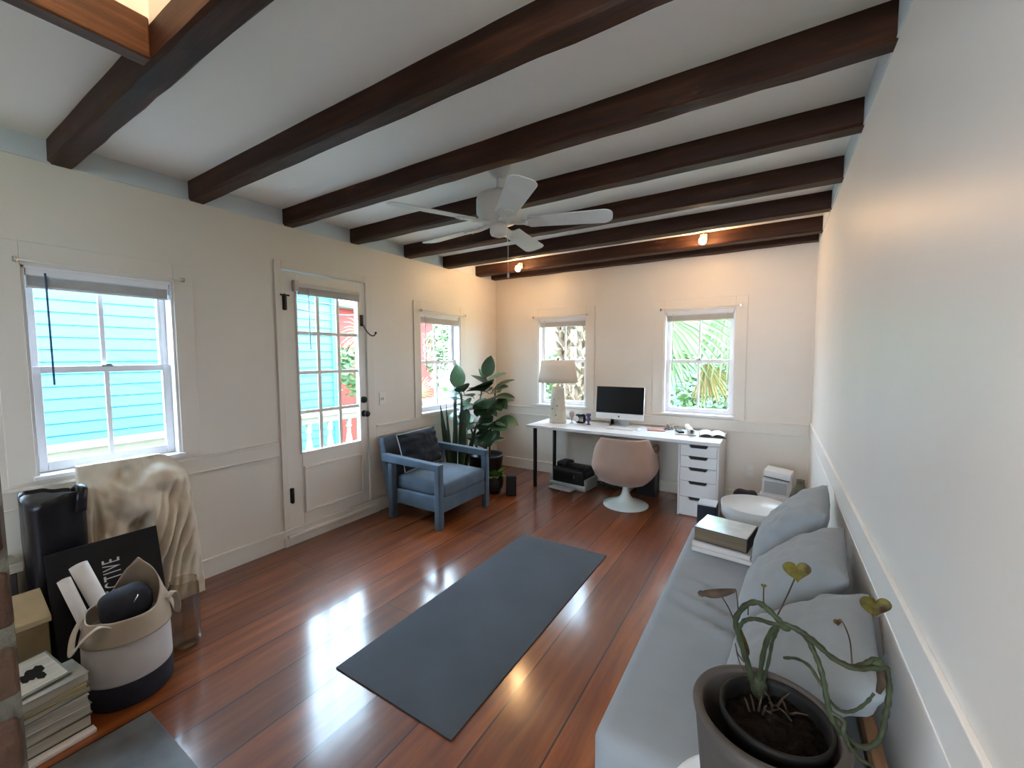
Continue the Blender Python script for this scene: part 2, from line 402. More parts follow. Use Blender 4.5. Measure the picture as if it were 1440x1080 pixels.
# outdoors
M['siding'] = mat('blue_siding', (.042, .19, .275), .6, var=.03, scale=3)
M['sidingp'] = mat('pale_blue_siding', (.11, .155, .17), .6, var=.03, scale=3)
M['sidingw'] = mat('white_siding', (.22, .235, .24), .6, var=.03)
M['red'] = mat('red_render', (.26, .021, .015), .7, var=.08, scale=2)
M['cream'] = mat('cream_paint', (.26, .23, .165), .5, var=.05)
M['porch'] = mat('porch_boards', (.50, .49, .46), .7, var=.15, stretch=(1, 10, 1))
M['grass'] = mat('lawn', (.14, .24, .06), .9, var=.5, scale=9)
M['bushm'] = island_mat('bush_leaf', [(.035, .08, .025), (.085, .14, .04), (.055, .105, .04), (.135, .19, .06)], .6, 0)
M['palmleaf'] = island_mat('palm_leaf', [(.055, .10, .03), (.12, .165, .06), (.085, .13, .045), (.18, .215, .10)], .5, 0)
M['palmdry'] = island_mat('dry_palm_leaf', [(.17, .115, .03), (.22, .155, .05), (.14, .09, .03)], .7, 0)
M['trunk'] = island_mat('palm_trunk', [(.13, .08, .048), (.21, .14, .095), (.16, .105, .07), (.26, .20, .145)], .9, .4, 20)
M['cable'] = mat('black_cable', (.05, .07, .14), .6)
M['roof'] = mat('grey_shingle', (.24, .25, .26), .9, var=.2, scale=14)
# ------------------------------------------------------------------ the room
YR = -3.0          # rear wall, behind the camera
TH = .16           # wall thickness
def struct(name, mb, m, label=None, parent=None, **k):
    o = mb.build(name, m, parent, **k)
    if parent is None: tag(o, label, name.split('_')[0], kind='structure')
    return o
def wall_boxes(mb, a0, a1, z0, z1, holes, put):
    """rectangle a0..a1 x z0..z1 minus holes (a,b,zlo,zhi), emitted as boxes through put(a,b,zlo,zhi)"""
    xs = sorted({a0, a1, *[h[0] for h in holes], *[h[1] for h in holes]})
    for i in range(len(xs) - 1):
        a, b = xs[i], xs[i + 1]; cuts = sorted([(h[2], h[3]) for h in holes if h[0] <= a + 1e-6 and h[1] >= b - 1e-6])
        z = z0
        for lo, hi in cuts:
            if lo > z: put(a, b, z, lo)
            z = hi
        if z < z1: put(a, b, z, z1)

W1 = (.475, 1.09, .862, 1.922); W2 = (3.205, 3.862, .858, 1.922)
W3 = (-2.512, -1.872, .862, 1.922); W4 = (-.997, -.330, .858, 1.922)
DOOR = (1.752, 2.522, .085, 2.122)
fl = MB().box(XL - TH, XR + TH, YR - TH, YB + TH, -.12, 0); struct('floor', fl, M['floor'], 'wide glossy red-brown plank floor')
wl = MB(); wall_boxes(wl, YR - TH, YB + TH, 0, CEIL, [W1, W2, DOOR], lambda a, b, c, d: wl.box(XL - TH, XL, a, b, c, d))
struct('wall_left', wl, M['wall'], 'off white wall with the glazed door and two windows')
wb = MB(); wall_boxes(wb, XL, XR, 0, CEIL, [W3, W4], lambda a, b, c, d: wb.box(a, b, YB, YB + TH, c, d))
struct('wall_back', wb, M['wall'], 'off white end wall with two windows above the desk')
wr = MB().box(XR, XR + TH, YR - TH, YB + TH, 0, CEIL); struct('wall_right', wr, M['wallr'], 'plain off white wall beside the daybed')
wf = MB(); wall_boxes(wf, XL, XR, 0, CEIL, [(-1.1, -.1, .8, 2.1)], lambda a, b, c, d: wf.box(a, b, YR - TH, YR, c, d))  # unseen opening added to let in frontal fill daylight
struct('wall_front', wf, M['wall'], 'off white wall behind the viewer with one added opening for fill daylight')
# ceiling with the opening beyond the header beam
HX0, HX1, HY0, HY1 = -1.798, -.55, .12, .60
ce = MB(); wall_boxes(ce, XL - TH, XR + TH, YR - TH, YB + TH, [(HX0, HX1, HY0, HY1)], lambda a, b, c, d: ce.box(a, b, c, d, CEIL, CEIL + .12))
struct('ceiling', ce, M['ceil'], 'pale grey painted ceiling between the beams')
sh = MB()
sh.box(HX0 - .06, HX0, HY0, HY1, CEIL + .12, 3.5).box(HX1, HX1 + .06, HY0, HY1, CEIL + .12, 3.5)
sh.box(HX0 - .06, HX1 + .06, HY0 - .06, HY0, CEIL + .12, 3.5).box(HX0 - .06, HX1 + .06, HY1, HY1 + .06, CEIL + .12, 3.5)
sh.box(HX0 - .06, HX1 + .06, HY0 - .06, HY1 + .06, 3.5, 3.56)
struct('ceiling_shaft', sh, M['wall'], 'cream lined opening in the ceiling above the header beam')
# painted strips of wall between the beams, greyer and bluer than the ceiling
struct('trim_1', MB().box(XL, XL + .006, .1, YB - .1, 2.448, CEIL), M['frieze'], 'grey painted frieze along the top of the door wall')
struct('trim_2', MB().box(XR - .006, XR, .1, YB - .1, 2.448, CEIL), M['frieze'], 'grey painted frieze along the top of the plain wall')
# beams
BY = [(.597, .692), (1.197, 1.290), (1.792, 1.886), (2.374, 2.472), (2.994, 3.104), (3.570, 3.688), (4.168, 4.285), (4.500, 4.612)]
BL = ['rough ceiling beam nearest the camera, meeting the short header', 'second ceiling beam from the header, chipped along its lower edge',
      'third ceiling beam from the header, on the near side of the fan', 'ceiling beam just beyond the fan canopy',
      'fifth ceiling beam from the header, above the hook side of the door', 'ceiling beam before the one with the spot lamps',
      'ceiling beam lit by the two spot lamps', 'wall beam tight against the end wall above the windows']
for i, (y0, y1) in enumerate(BY):
    b = MB(); n = 28; zb = 2.446 if i < 7 else 2.452
    rows = []
    for k in range(n + 1):
        x = XL + .001 + (XR - XL - .002) * k / n
        w = lambda s: .004 * nz(x * 3, s, i * 7.3) + .003 * nz(x * 11, s, i * 3.1)
        e = 0 if k in (0, n) else 1
        ch = .012 + e * .006 * nz(x * 5, 9, i)
        rows.append([(x, y0 + w(1), CEIL + .002), (x, y0 + w(2), zb + ch), (x, y0 + ch + w(3), zb + w(4)), (x, y1 - ch + w(5), zb + w(6)), (x, y1 + w(7), zb + ch), (x, y1 + w(8), CEIL + .002)])
    vs = [p for r in rows for p in r]; fs = []
    for k in range(n):
        for j in range(6): fs.append((k * 6 + j, k * 6 + (j + 1) % 6, (k + 1) * 6 + (j + 1) % 6, (k + 1) * 6 + j))
    fs += [tuple(range(5, -1, -1)), tuple(n * 6 + j for j in range(6))]
    b.add(vs, fs); o = b.build('ceiling_beam', M['beam']); tag(o, BL[i], 'beam', 'dark timber beams across the ceiling', 'structure')
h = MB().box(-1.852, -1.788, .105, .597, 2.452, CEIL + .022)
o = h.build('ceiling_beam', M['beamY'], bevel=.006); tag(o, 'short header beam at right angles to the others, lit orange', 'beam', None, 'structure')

# chair rails and skirting boards
def rail(mb, put, z0=.712, z1=.822, d=.014):
    put(mb, 0, d, z0, z1 - .012); put(mb, 0, d + .012, z1 - .018, z1); put(mb, 0, d + .004, z0, z0 + .01)
t3 = MB()
for a, b in ((.11, 1.693), (2.60, YB)): rail(t3, lambda m, d0, d1, z0, z1, a=a, b=b: m.box(XL + d0, XL + d1, a, b, z0, z1))
struct('trim_3', t3, M['wall'], 'white chair rail along the door wall', bevel=.003)
t4 = MB(); rail(t4, lambda m, d0, d1, z0, z1: m.box(XL + .02, XR - .02, YB - d1, YB - d0, z0, z1)); struct('trim_4', t4, M['wall'], 'white chair rail along the end wall', bevel=.003)
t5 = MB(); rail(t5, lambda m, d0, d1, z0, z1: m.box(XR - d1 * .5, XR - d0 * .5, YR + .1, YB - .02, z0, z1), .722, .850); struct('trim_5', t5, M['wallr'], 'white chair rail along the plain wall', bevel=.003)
bl = MB().box(XL, XL + .018, .11, YB, .0, .125).box(XL, XL + .024, .11, YB, .113, .128).box(XL, XL + .030, 1.70, 2.60, .0, .075)
struct('baseboard_left', bl, M['trim'], 'white skirting along the door wall', bevel=.003)
bb = MB().box(XL + .03, XR - .02, YB - .018, YB, 0, .125).box(XL + .03, XR - .02, YB - .024, YB, .113, .128)
struct('baseboard_back', bb, M['trim'], 'white skirting along the end wall', bevel=.003)
br = MB().box(XR - .018, XR, YR, YB - .03, 0, .125).box(XR - .024, XR, YR, YB - .03, .113, .128)
struct('baseboard_right', br, M['trim'], 'white skirting along the plain wall', bevel=.003)

# ------------------------------------------------------------------ windows
ML = Matrix(((0, -1, 0, XL), (1, 0, 0, 0), (0, 0, 1, 0), (0, 0, 0, 1)))      # (u, out, z) -> left wall
MK = Matrix(((1, 0, 0, 0), (0, 1, 0, YB), (0, 0, 1, 0), (0, 0, 0, 1)))       # -> end wall
def window(n, mm, W, label, blind_label, rod_label, tassel, casing_l=.095, casing_r=.10, rodx=(-.03, .03)):
    u0, u1, z0, z1 = W; c = (u0 + u1) / 2; zm = 1.400
    loc = mm @ Vector((c, 0, z0))
    root = thing('window_%d' % n, label, 'window', loc, kind='structure')
    T = lambda: MB(mm)
    cs = T().box(u0 - casing_l, u0, -.010, 0, z0 - .03, z1 + .115).box(u1, u1 + casing_r, -.010, 0, z0 - .03, z1 + .115).box(u0, u1, -.010, 0, z1, z1 + .115)
    cs.build('window_frame', M['wall'], root, bevel=.003)
    jb = T().box(u0, u0 + .014, 0, TH, z0, z1).box(u1 - .014, u1, 0, TH, z0, z1).box(u0, u1, 0, TH, z1 - .014, z1)
    jb.build('jamb', M['sash'], root, bevel=.002)
    T().box(u0 - .012, u1 + .012, -.030, .075, z0 - .022, z0 + .002).build('window_sill', M['sash'], root, bevel=.004)
    T().box(u0, u1, .075, TH + .04, z0 - .012, z0 + .012).build('outer_sill', M['sash'], root)
    a0, a1 = u0 + .014, u1 - .014
    def sash(name, w0, w1, lo, hi, bot, top):
        s = T().box(a0, a0 + .040, w0, w1, lo, hi).box(a1 - .040, a1, w0, w1, lo, hi)
        s.box(a0 + .040, a1 - .040, w0, w1, lo, lo + bot).box(a0 + .040, a1 - .040, w0, w1, hi - top, hi)
        s.box(c - .011, c + .011, (w0 + w1) / 2 - .007, (w0 + w1) / 2 + .007, lo + bot, hi - top)
        so = s.build(name, M['sash'], root, bevel=.003)
        wm = (w0 + w1) / 2
        T().box(a0 + .036, a1 - .036, wm - .002, wm + .002, lo + bot - .004, hi - top + .004).build('pane', M['glass'], so)
        return so
    lo = sash('lower_sash', .062, .092, z0 + .004, zm + .018, .050, .036)
    sash('upper_sash', .094, .124, zm - .018, z1 - .014, .036, .035)
    T().box(c - .024, c + .024, .050, .064, zm + .012, zm + .022).box(c - .004, c + .020, .052, .076, zm + .020, zm + .029).build('sash_lock', M['lock'], lo, bevel=.003)
    # raised mini blind: head rail, packed slats, bottom rail, wand
    bt = thing('window_blind', blind_label, 'blind', mm @ Vector((c, .03, z1)), 'raised slatted blinds')
    T().box(u0 + .018, u1 - .018, .008, .046, z1 - .046, z1 - .012).build('head_rail', M['sash'], bt, bevel=.003)
    sl = T()
    for k in range(11): sl.box(u0 + .024, u1 - .024, .010 + .001 * (k % 2), .044, z1 - .052 - .0042 * k, z1 - .0495 - .0042 * k)
    sl.build('slats', M['blind'], bt)
    T().box(u0 + .022, u1 - .022, .014, .040, z1 - .108, z1 - .096).build('bottom_rail', M['blind'], bt, bevel=.002)
    ws = tassel
    T().tube([(u0 + .085, .008, z1 - .03), (u0 + .085, .002, z1 - .06), (u0 + .087, .0, z1 - ws)], .0045, 6).build('tilt_wand', M['cable'] if n == 1 else M['blind'], bt)
    T().tube([(u1 - .07, .012, z1 - .04), (u1 - .07, .006, z1 - .5), (u1 - .072, .004, z1 - .86)], .0016, 5).build('lift_cord', M['blind'], bt)
    # thin curtain rod with two brackets
    rd = thing('curtain_rod', rod_label, 'curtain rod', mm @ Vector((c, -.04, z1 + .02)), 'thin bare curtain rods')
    T().tube([(u0 + rodx[0], -.044, z1 + .016), (u1 + rodx[1], -.044, z1 + .016)], .0042, 8).build('rod', M['trim'], rd)
    for u in (u0 + rodx[0], u1 + rodx[1]):
        T().box(u - .008, u + .008, -.050, -.016, z1 + .004, z1 + .030).build('bracket', M['chrome'], rd, bevel=.003)
    return root
window(1, ML, W1, 'sash window beside the chimney looking onto blue siding', 'raised slatted blind above the plaster relief, long dark wand', 'bare curtain rod above the window beside the chimney', .60, rodx=(-.02, .04))
window(2, ML, W2, 'sash window behind the armchair with a red house outside', 'raised slatted blind in the window above the armchair', 'bare curtain rod above the armchair window', .62, rodx=(-.02, .05))
window(3, MK, W3, 'sash window behind the table lamp with a palm trunk outside', 'raised slatted blind in the window behind the lamp', 'bare curtain rod above the lamp window', .60, rodx=(-.05, .02))
window(4, MK, W4, 'sash window above the drawer unit with fan palm leaves outside', 'raised slatted blind in the window above the drawer unit', 'bare curtain rod above the drawer side window', .62, casing_l=.115, rodx=(-.03, .04))

# ------------------------------------------------------------------ glazed door
D = thing('door_1', 'white glazed door with twelve panes in the side wall', 'door', (XL, 2.137, .085), kind='structure')
T = lambda: MB(ML)
u0, u1, z0, z1 = DOOR[0] + .006, DOOR[1] - .006, DOOR[2] + .006, DOOR[3] - .006
g0, g1, gz0, gz1 = 1.880, 2.434, .705, 1.968
dp = T(); wall_boxes(dp, u0, u1, z0, z1, [(g0, g1, gz0, gz1)], lambda a, b, c, d: dp.box(a, b, .004, .046, c, d))
for k in (1, 2): dp.box(g0 + (g1 - g0) * k / 3 - .0145, g0 + (g1 - g0) * k / 3 + .0145, .018, .032, gz0, gz1)
for k in (1, 2, 3): dp.box(g0, g1, .017, .033, gz0 + (gz1 - gz0) * k / 4 - .014, gz0 + (gz1 - gz0) * k / 4 + .014)
dpo = dp.build('door_panel', M['trim'], D, bevel=.003)
T().box(g0, g1, .023, .027, gz0, gz1).build('pane', M['glass'], dpo)
mo = T(); q0, q1, qz0, qz1 = 1.888, 2.455, .215, .592
for a, b, c, d in ((q0, q1, qz0, qz0 + .022), (q0, q1, qz1 - .022, qz1), (q0, q0 + .022, qz0 + .022, qz1 - .022), (q1 - .022, q1, qz0 + .022, qz1 - .022)): mo.box(a, b, -.014, .004, c, d)
mo.build('panel_molding', M['trim'], D, bevel=.005)
gm = T()
for a, b, c, d in ((g0 - .014, g1 + .014, gz0 - .014, gz0), (g0 - .014, g1 + .014, gz1, gz1 + .014), (g0 - .014, g0, gz0, gz1), (g1, g1 + .014, gz0, gz1)): gm.box(a, b, -.004, .004, c, d)
gm.build('glazing_bead', M['trim'], D, bevel=.002)
T().box(u0 - .05, u0 - .0, -.014, 0, DOOR[2], DOOR[3] + .06).box(u1 + .0, u1 + .085, -.014, 0, DOOR[2], DOOR[3] + .06).box(u0, u1, -.014, 0, DOOR[3], DOOR[3] + .06).build('door_frame', M['wall'], D, bevel=.004)
T().box(DOOR[0] - .03, DOOR[1] + .05, -.045, TH, .060, DOOR[2]).build('threshold', M['trim'], D, bevel=.006)
for z in (1.875, .385):
    hm = T().box(1.768, 1.790, -.022, .004, z - .058, z + .058).tube([(1.775, -.020, z - .062), (1.775, -.020, z + .062)], .007, 8)
    if z > 1: hm.box(1.742, 1.812, -.024, -.016, z + .046, z + .058)
    hm.build('hinge', M['iron'], D, bevel=.002)
def knobm(u, z, r, d):
    m = MB(ML @ Matrix.Translation((u, .004, z)) @ Matrix.Rotation(PI / 2, 4, 'X'))
    return m.lathe([(r * 1.05, 0), (r * 1.05, .008), (r * .45, .012), (r * .4, d * .5), (r * .85, d * .62), (r, d * .8), (r * .8, d), (0, d + .002)], seg=20)
knobm(2.474, 1.072, .028, .03).build('deadbolt', M['iron'], D)
knobm(2.476, .945, .028, .062).build('door_knob', M['iron'], D)
hk = T().box(2.462, 2.490, -.010, .004, 1.735, 1.835)
hk.tube(smooth_path([(2.478, -.008, 1.76), (2.480, -.05, 1.70), (2.500, -.085, 1.655), (2.530, -.095, 1.650), (2.552, -.09, 1.668)], 6), .006, 8)
hk.ball((2.556, -.09, 1.676), .011, 10, 8).build('coat_hook', M['iron'], D, bevel=.002)
bt = thing('door_blind', 'short raised blind across the top of the glazed door', 'blind', (XL + .03, 2.15, 2.0))
T().box(1.872, 2.440, -.034, .002, 1.998, 2.030).build('head_rail', M['blind'], bt, bevel=.003)
T().box(1.846, 1.878, -.040, .002, 1.965, 2.050).build('end_bracket', M['blind'], bt, bevel=.004)
s_ = T()
for k in range(9): s_.box(1.882, 2.436, -.034 + .001 * (k % 2), -.004, 1.992 - .0058 * k, 1.9955 - .0058 * k)
s_.build('slats', M['blind'], bt)
T().tube([(1.955, -.036, 2.0), (1.955, -.040, 1.7), (1.957, -.040, 1.52)], .004, 6).build('tilt_wand', M['blind'], bt)
# wall plates
def plate(name, mm, u, z, label, cat, kind):
    r = thing(name, label, cat, mm @ Vector((u, -.004, z)))
    MB(mm).box(u - .036, u + .036, -.007, 0, z - .058, z + .058).build('cover_plate', M['trim'], r, bevel=.003)
    if kind == 'switch': MB(mm).box(u - .016, u - .004, -.016, -.006, z - .012, z + .012).box(u + .006, u + .018, -.016, -.006, z - .012, z + .012).build('toggle', M['white'], r, bevel=.002)
    else:
        for dz in (-.026, .026):
            s = MB(mm).box(u - .017, u + .017, -.010, -.006, z + dz - .015, z + dz + .015).build('socket_face', M['white'], r, bevel=.003)
plate('light_switch', ML, 2.686, 1.062, 'white double light switch beside the glazed door', 'switch', 'switch')
plate('wall_outlet', MK, -.168, .335, 'white outlet low on the end wall right of the drawer unit', 'outlet', 'outlet')

# ------------------------------------------------------------------ brick chimney and hearth
CX, CY = -.781, .085
ch = thing('wall_chimney', 'rough brick chimney with thick mortar at the edge of the room', 'chimney', (-1.46, -.25, 0), kind='structure')
MB().prism([(-2.10, 0), (CX + .0705, 0), (CX - .002, 1.45), (CX - .002, CEIL), (-2.10, CEIL)], 'y', -.62, CY + .0035).build('mortar_core', M['mortar'], ch)
bk = MB(); z = .0; row = 0
rnd = random.Random(3)
def brick(b, x0, x1, y0, y1, z0, z1):
    def dsp(p):
        q = p * 14; return (.003 * nz(q.x + row * 3, q.y, q.z), .003 * nz(q.x, q.y + 5 + row, q.z), .005 * nz(q.x, q.y, q.z + 9))
    b.soft(((x0 + x1) / 2, (y0 + y1) / 2, (z0 + z1) / 2), (x1 - x0, y1 - y0, z1 - z0), .007, 6, dsp)
while z < CEIL - .08:
    hh = .062 + rnd.uniform(-.006, .008); gap = .024 + rnd.uniform(-.004, .010)
    jut = rnd.uniform(-.001, .004) + max(0, (1.45 - z)) * .05
    y = CY + rnd.uniform(.0, .004); first = .20 if row % 2 == 0 else .10
    while y > -.60:                       # face towards the passage
        ln = first if y > CY - .03 else .20; first = .20
        d = rnd.uniform(-.001, .003)
        brick(bk, CX - .10, CX + jut + d, max(y - ln, -.61), y, z, min(z + hh, CEIL)); y -= ln + .018
    x = CX - .12
    while x > -2.05:                      # face above the hearth
        brick(bk, max(x - .20, -2.1), x, CY - .09, CY + rnd.uniform(-.004, .004), z, min(z + hh, CEIL)); x -= .218
    z += hh + gap; row += 1
bk.build('bricks', M['brick'], ch)
he = MB().box(-2.135, -.55, .10, .578, 0, .010)
o = he.build('hearth', M['slate'], bevel=.003); tag(o, 'dark grey slate hearth slab let into the floor', 'hearth', None, 'structure')
# ------------------------------------------------------------------ outside the windows
GZ = -2.6
struct('ground', MB().box(-40, 30, -20, 45, GZ - .2, GZ), M['grass'], 'green lawn below the windows')
struct('porch_floor', MB().box(-4.75, XL - TH - .01, -1.5, 7.0, -.22, -.10), M['porch'], 'porch boards outside the glazed door')
def lap_wall(mb, axis, c, a, b, z0, z1, pitch, d=.018, s=1):
    """lap siding: one wedge per board; wall plane at x=c (axis 'x') facing +x, or at y=c facing -y (axis 'y')"""
    z = z0
    while z < z1:
        h = min(pitch, z1 - z)
        if axis == 'x': mb.prism([(c - .05, z), (c + d, z), (c + .003, z + h), (c - .05, z + h)], 'y', a, b) if False else mb.add(
            [(c - .05, a, z), (c + d, a, z), (c + .002, a, z + h), (c - .05, a, z + h), (c - .05, b, z), (c + d, b, z), (c + .002, b, z + h), (c - .05, b, z + h)],
            [(0, 1, 2, 3), (7, 6, 5, 4), (0, 4, 5, 1), (1, 5, 6, 2), (2, 6, 7, 3), (3, 7, 4, 0)])
        else: mb.add(
            [(a, c + .05, z), (a, c - d, z), (a, c - .002, z + h), (a, c + .05, z + h), (b, c + .05, z), (b, c - d, z), (b, c - .002, z + h), (b, c + .05, z + h)],
            [(0, 1, 2, 3), (7, 6, 5, 4), (0, 4, 5, 1), (1, 5, 6, 2), (2, 6, 7, 3), (3, 7, 4, 0)])
        z += pitch
def house(name, label, cat, loc): return thing(name, label, cat, loc)
hb = house('neighbour_house', 'blue clapboard house close beside the porch', 'house', (-7.5, 1.0, GZ))
w = MB(); lap_wall(w, 'x', -6.0, -3.5, 4.16, GZ, 2.45, .122); w.box(-9.5, -6.05, -3.5, 4.16, GZ, 2.45)
w.build('clapboard_wall', M['siding'], hb)
MB().box(-6.06, -5.965, 4.12, 4.24, GZ, 2.45).build('corner_board', M['siding'], hb)
MB().box(-9.7, -5.85, -3.7, 4.4, 2.45, 2.55).build('roof_eave', M['sidingw'], hb)
hr = house('red_house', 'bright red house seen past the blue clapboard corner', 'house', (-12.5, 8.5, GZ))
w = MB(); wall_boxes(w, 6.3, 11.9, GZ, 2.9, [(6.6, 7.3, .55, 1.95)], lambda a, b, c, d: w.box(-11.2, -11.0, a, b, c, d)); w.box(-14, -11.2, 6.3, 11.9, GZ, 2.9)
w.build('rendered_wall', M['red'], hr)
f = MB().box(-11.0, -10.96, 6.52, 6.6, .48, 2.02).box(-11.0, -10.96, 7.3, 7.38, .48, 2.02).box(-11.0, -10.96, 6.6, 7.3, 1.95, 2.02).box(-11.0, -10.96, 6.6, 7.3, .48, .55).box(-11.02, -10.98, 6.6, 7.3, 1.22, 1.27).build('window_frame', M['sidingw'], hr)
MB().box(-14.2, -10.6, 6.1, 12.1, 2.9, 3.05).build('roof_eave', M['roof'], hr)
# porch railing
pr = thing('porch_railing', 'cream porch railing with turned balusters outside the door and windows', 'railing', (-4.5, 2.6, -.1))
MB().box(-4.56, -4.44, -1.4, 6.9, .765, .812).box(-4.53, -4.47, -1.4, 6.9, .690, .765).build('top_rail', M['cream'], pr, bevel=.008)
MB().box(-4.54, -4.46, -1.4, 6.9, .03, .10).build('bottom_rail', M['cream'], pr, bevel=.006)
for y in (-1.4, 6.9): MB().box(-4.57, -4.43, y - .07, y + .07, -.10, .92).build('railing_post', M['cream'], pr, bevel=.01)
y = 2.768 - .266 * 14
while y < 6.8:
    b = MB().lathe([(.034, .10), (.034, .17), (.042, .19), (.028, .21), (.052, .30), (.046, .38), (.024, .52), (.022, .58), (.040, .60), (.028, .62), (.034, .69)], (-4.5, y), 12)
    b.build('baluster', M['cream'], pr); y += .266
# foliage helpers
def leaf_cloud(mb, c, r, n, size, rnd, flat=.5):
    for _ in range(n):
        while True:
            d = Vector((rnd.uniform(-1, 1), rnd.uniform(-1, 1), rnd.uniform(-1, 1)))
            if .35 < d.length < 1: break
        p = Vector((c[0] + d.x * r[0], c[1] + d.y * r[1], c[2] + d.z * r[2]))
        a = Vector((rnd.uniform(-1, 1), rnd.uniform(-1, 1), rnd.uniform(-.6, .6))).normalized(); b = a.orthogonal().normalized()
        b = Matrix.Rotation(rnd.uniform(0, 6.28), 3, a) @ b
        s = size * rnd.uniform(.6, 1.3)
        mb.add([p - a * s, p - a * s * .1 + b * s * flat, p + a * s, p - a * s * .1 - b * s * flat], [(0, 1, 2, 3)])
def bush(name, label, c, r, n, size, m, seed, cat='bush'):
    t = thing(name, label, cat, (c[0], c[1], GZ)); rnd = random.Random(seed)
    b = MB(); leaf_cloud(b, c, r, n, size, rnd); b.build('foliage', m, t)
    MB().tube([(c[0], c[1], GZ), (c[0] + .05, c[1], (GZ + c[2]) / 2), (c[0], c[1], c[2] + r[2] * .3)], [.07, .05, .02], 7).build('trunk', M['stem'], t)
def fan_leaf(mb, hub, out, up, R, n, spread, rnd, droop=.15, w=.030):
    """palmetto leaf: leaflets radiating from the hub"""
    out = Vector(out).normalized(); up = Vector(up); up = (up - out * up.dot(out)).normalized(); nrm = out.cross(up)
    for k in range(n):
        a = math.radians(-spread / 2 + spread * k / (n - 1)) + rnd.uniform(-.02, .02)
        d = out * math.cos(a) + up * math.sin(a); s = -out * math.sin(a) + up * math.cos(a)
        L = R * (1 - .25 * abs(a) / 2.2) * rnd.uniform(.92, 1.04); hubv = Vector(hub)
        pts = []
        for t, wd in ((.04, .3), (.45, 1.), (.75, .7), (1., .05)):
            p = hubv + d * (L * t) + nrm * (.03 * math.sin(k * 1.9)) * t - Vector((0, 0, 1)) * droop * L * t ** 3
            pts.append((p + s * w * wd * R + nrm * .01, p, p - s * w * wd * R + nrm * .01))
        vs = [q for r in pts for q in r]; fs = []
        for i in range(3):
            for j in range(2): fs.append((i * 3 + j, i * 3 + j + 1, i * 3 + 3 + j + 1, i * 3 + 3 + j))
        mb.add(vs, fs)
def palm(name, label, base, h, r, leaves, seed, dry=()):
    t = thing(name, label, 'palm tree', base); rnd = random.Random(seed)
    b = MB(); b.lathe([(r * 1.1, base[2]), (r, base[2] + .5), (r * .95, base[2] + h * .6), (r, base[2] + h)], base[:2], 18)
    z = base[2] + .2; k = 0
    while z < base[2] + h:                 # criss-cross boots
        for j in range(7):
            a = 2 * PI * (j + .5 * (k % 2)) / 7 + rnd.uniform(-.1, .1)
            for s in (-1, 1):
                d = Vector((math.cos(a), math.sin(a), 0)); tt = Vector((-math.sin(a), math.cos(a), 0))
                p = Vector((base[0], base[1], z)) + d * (r * .98)
                b.tube([p - tt * s * r * .45, p + d * .03 + Vector((0, 0, .10)), p + tt * s * r * .40 + d * (.07 + rnd.uniform(0, .06)) + Vector((0, 0, .22))], [.05, .045, .03], 5, False, .5)
        z += .15; k += 1
    b.build('trunk', M['trunk'], t)
    f = MB(); st = MB()
    for (hub, out, up, R, n, spread, droop) in leaves:
        fan_leaf(f, hub, out, up, R, n, spread, rnd, droop)
        st.tube(smooth_path([(base[0], base[1], base[2] + h), ((base[0] + hub[0]) / 2, (base[1] + hub[1]) / 2, (base[2] + h + hub[2]) / 2 + .12), hub], 5), .016, 6)
    f.build('fronds', M['palmleaf'], t); st.build('frond_stalks', M['palmleaf'], t)
    if dry:
        f = MB()
        for (hub, out, up, R, n, spread, droop) in dry: fan_leaf(f, hub, out, up, R, n, spread, rnd, droop)
        f.build('dry_fronds', M['palmdry'], t)
# palm with its trunk outside the lamp window
palm('palm_tree', 'palm with a shaggy tan trunk outside the lamp window', (-2.90, 6.55, GZ), 4.6, .20,
     [((-3.5, 6.3, 2.2), (-.6, -.25, .35), (.2, .2, 1), 1.1, 22, 150, .3), ((-2.75, 6.1, 2.5), (.1, -.5, -.3), (.8, 0, .3), .8, 22, 150, .3),
      ((-2.5, 6.9, 2.4), (.35, .3, .6), (.1, -.6, .7), .75, 22, 160, .35), ((-3.9, 7.0, 1.85), (-.8, .1, -.2), (0, -.3, 1), 1.0, 20, 150, .4)], 5)
# palm whose leaves fill the window above the drawers
palm('palm_tree', 'fan palm with wide green leaves outside the drawer unit window', (-.15, 7.9, GZ), 5.2, .18,
     [((-1.48, 6.6, 2.12), (.75, -.05, -.45), (.35, -.1, .9), 1.15, 26, 170, .22), ((-.55, 6.9, 2.35), (.6, -.1, -.55), (.6, 0, .6), 1.15, 26, 160, .3),
      ((-1.55, 7.2, 1.62), (.2, -.1, -.9), (.9, 0, .2), .75, 22, 120, .1), ((-.2, 7.3, 1.9), (-.3, -.2, -.7), (.9, 0, -.3), .9, 22, 140, .2)], 9,
     dry=[((-.95, 7.5, 1.35), (.3, -.1, -.8), (.8, 0, .3), .75, 16, 80, .1), ((-.75, 7.4, 1.45), (.6, -.1, -.35), (.4, 0, .8), .55, 14, 60, .1)])
bush('leafy_bush', 'leafy green bush low outside the drawer unit window', (-.82, 9.45, .30), (1.1, .65, 1.05), 1500, .085, M['bushm'], 3)
bush('leafy_bush', 'bright green bush behind the lamp outside', (-4.15, 7.9, .55), (.7, .5, 1.0), 900, .10, M['bushm'], 4)
bush('leafy_bush', 'loose green shrub in front of the red house', (-9.4, 7.15, 1.15), (.7, .55, .75), 600, .10, M['bushm'], 6)
bush('leafy_tree', 'tall pale green tree right of the red house', (-8.3, 9.75, 1.55), (.8, .75, 1.2), 900, .10, M['bushm'], 8, 'tree')
p3 = thing('palmetto', 'feathery palmetto leaves against the red house', 'plant', (-8.2, 7.3, GZ)); rnd = random.Random(2)
f = MB()
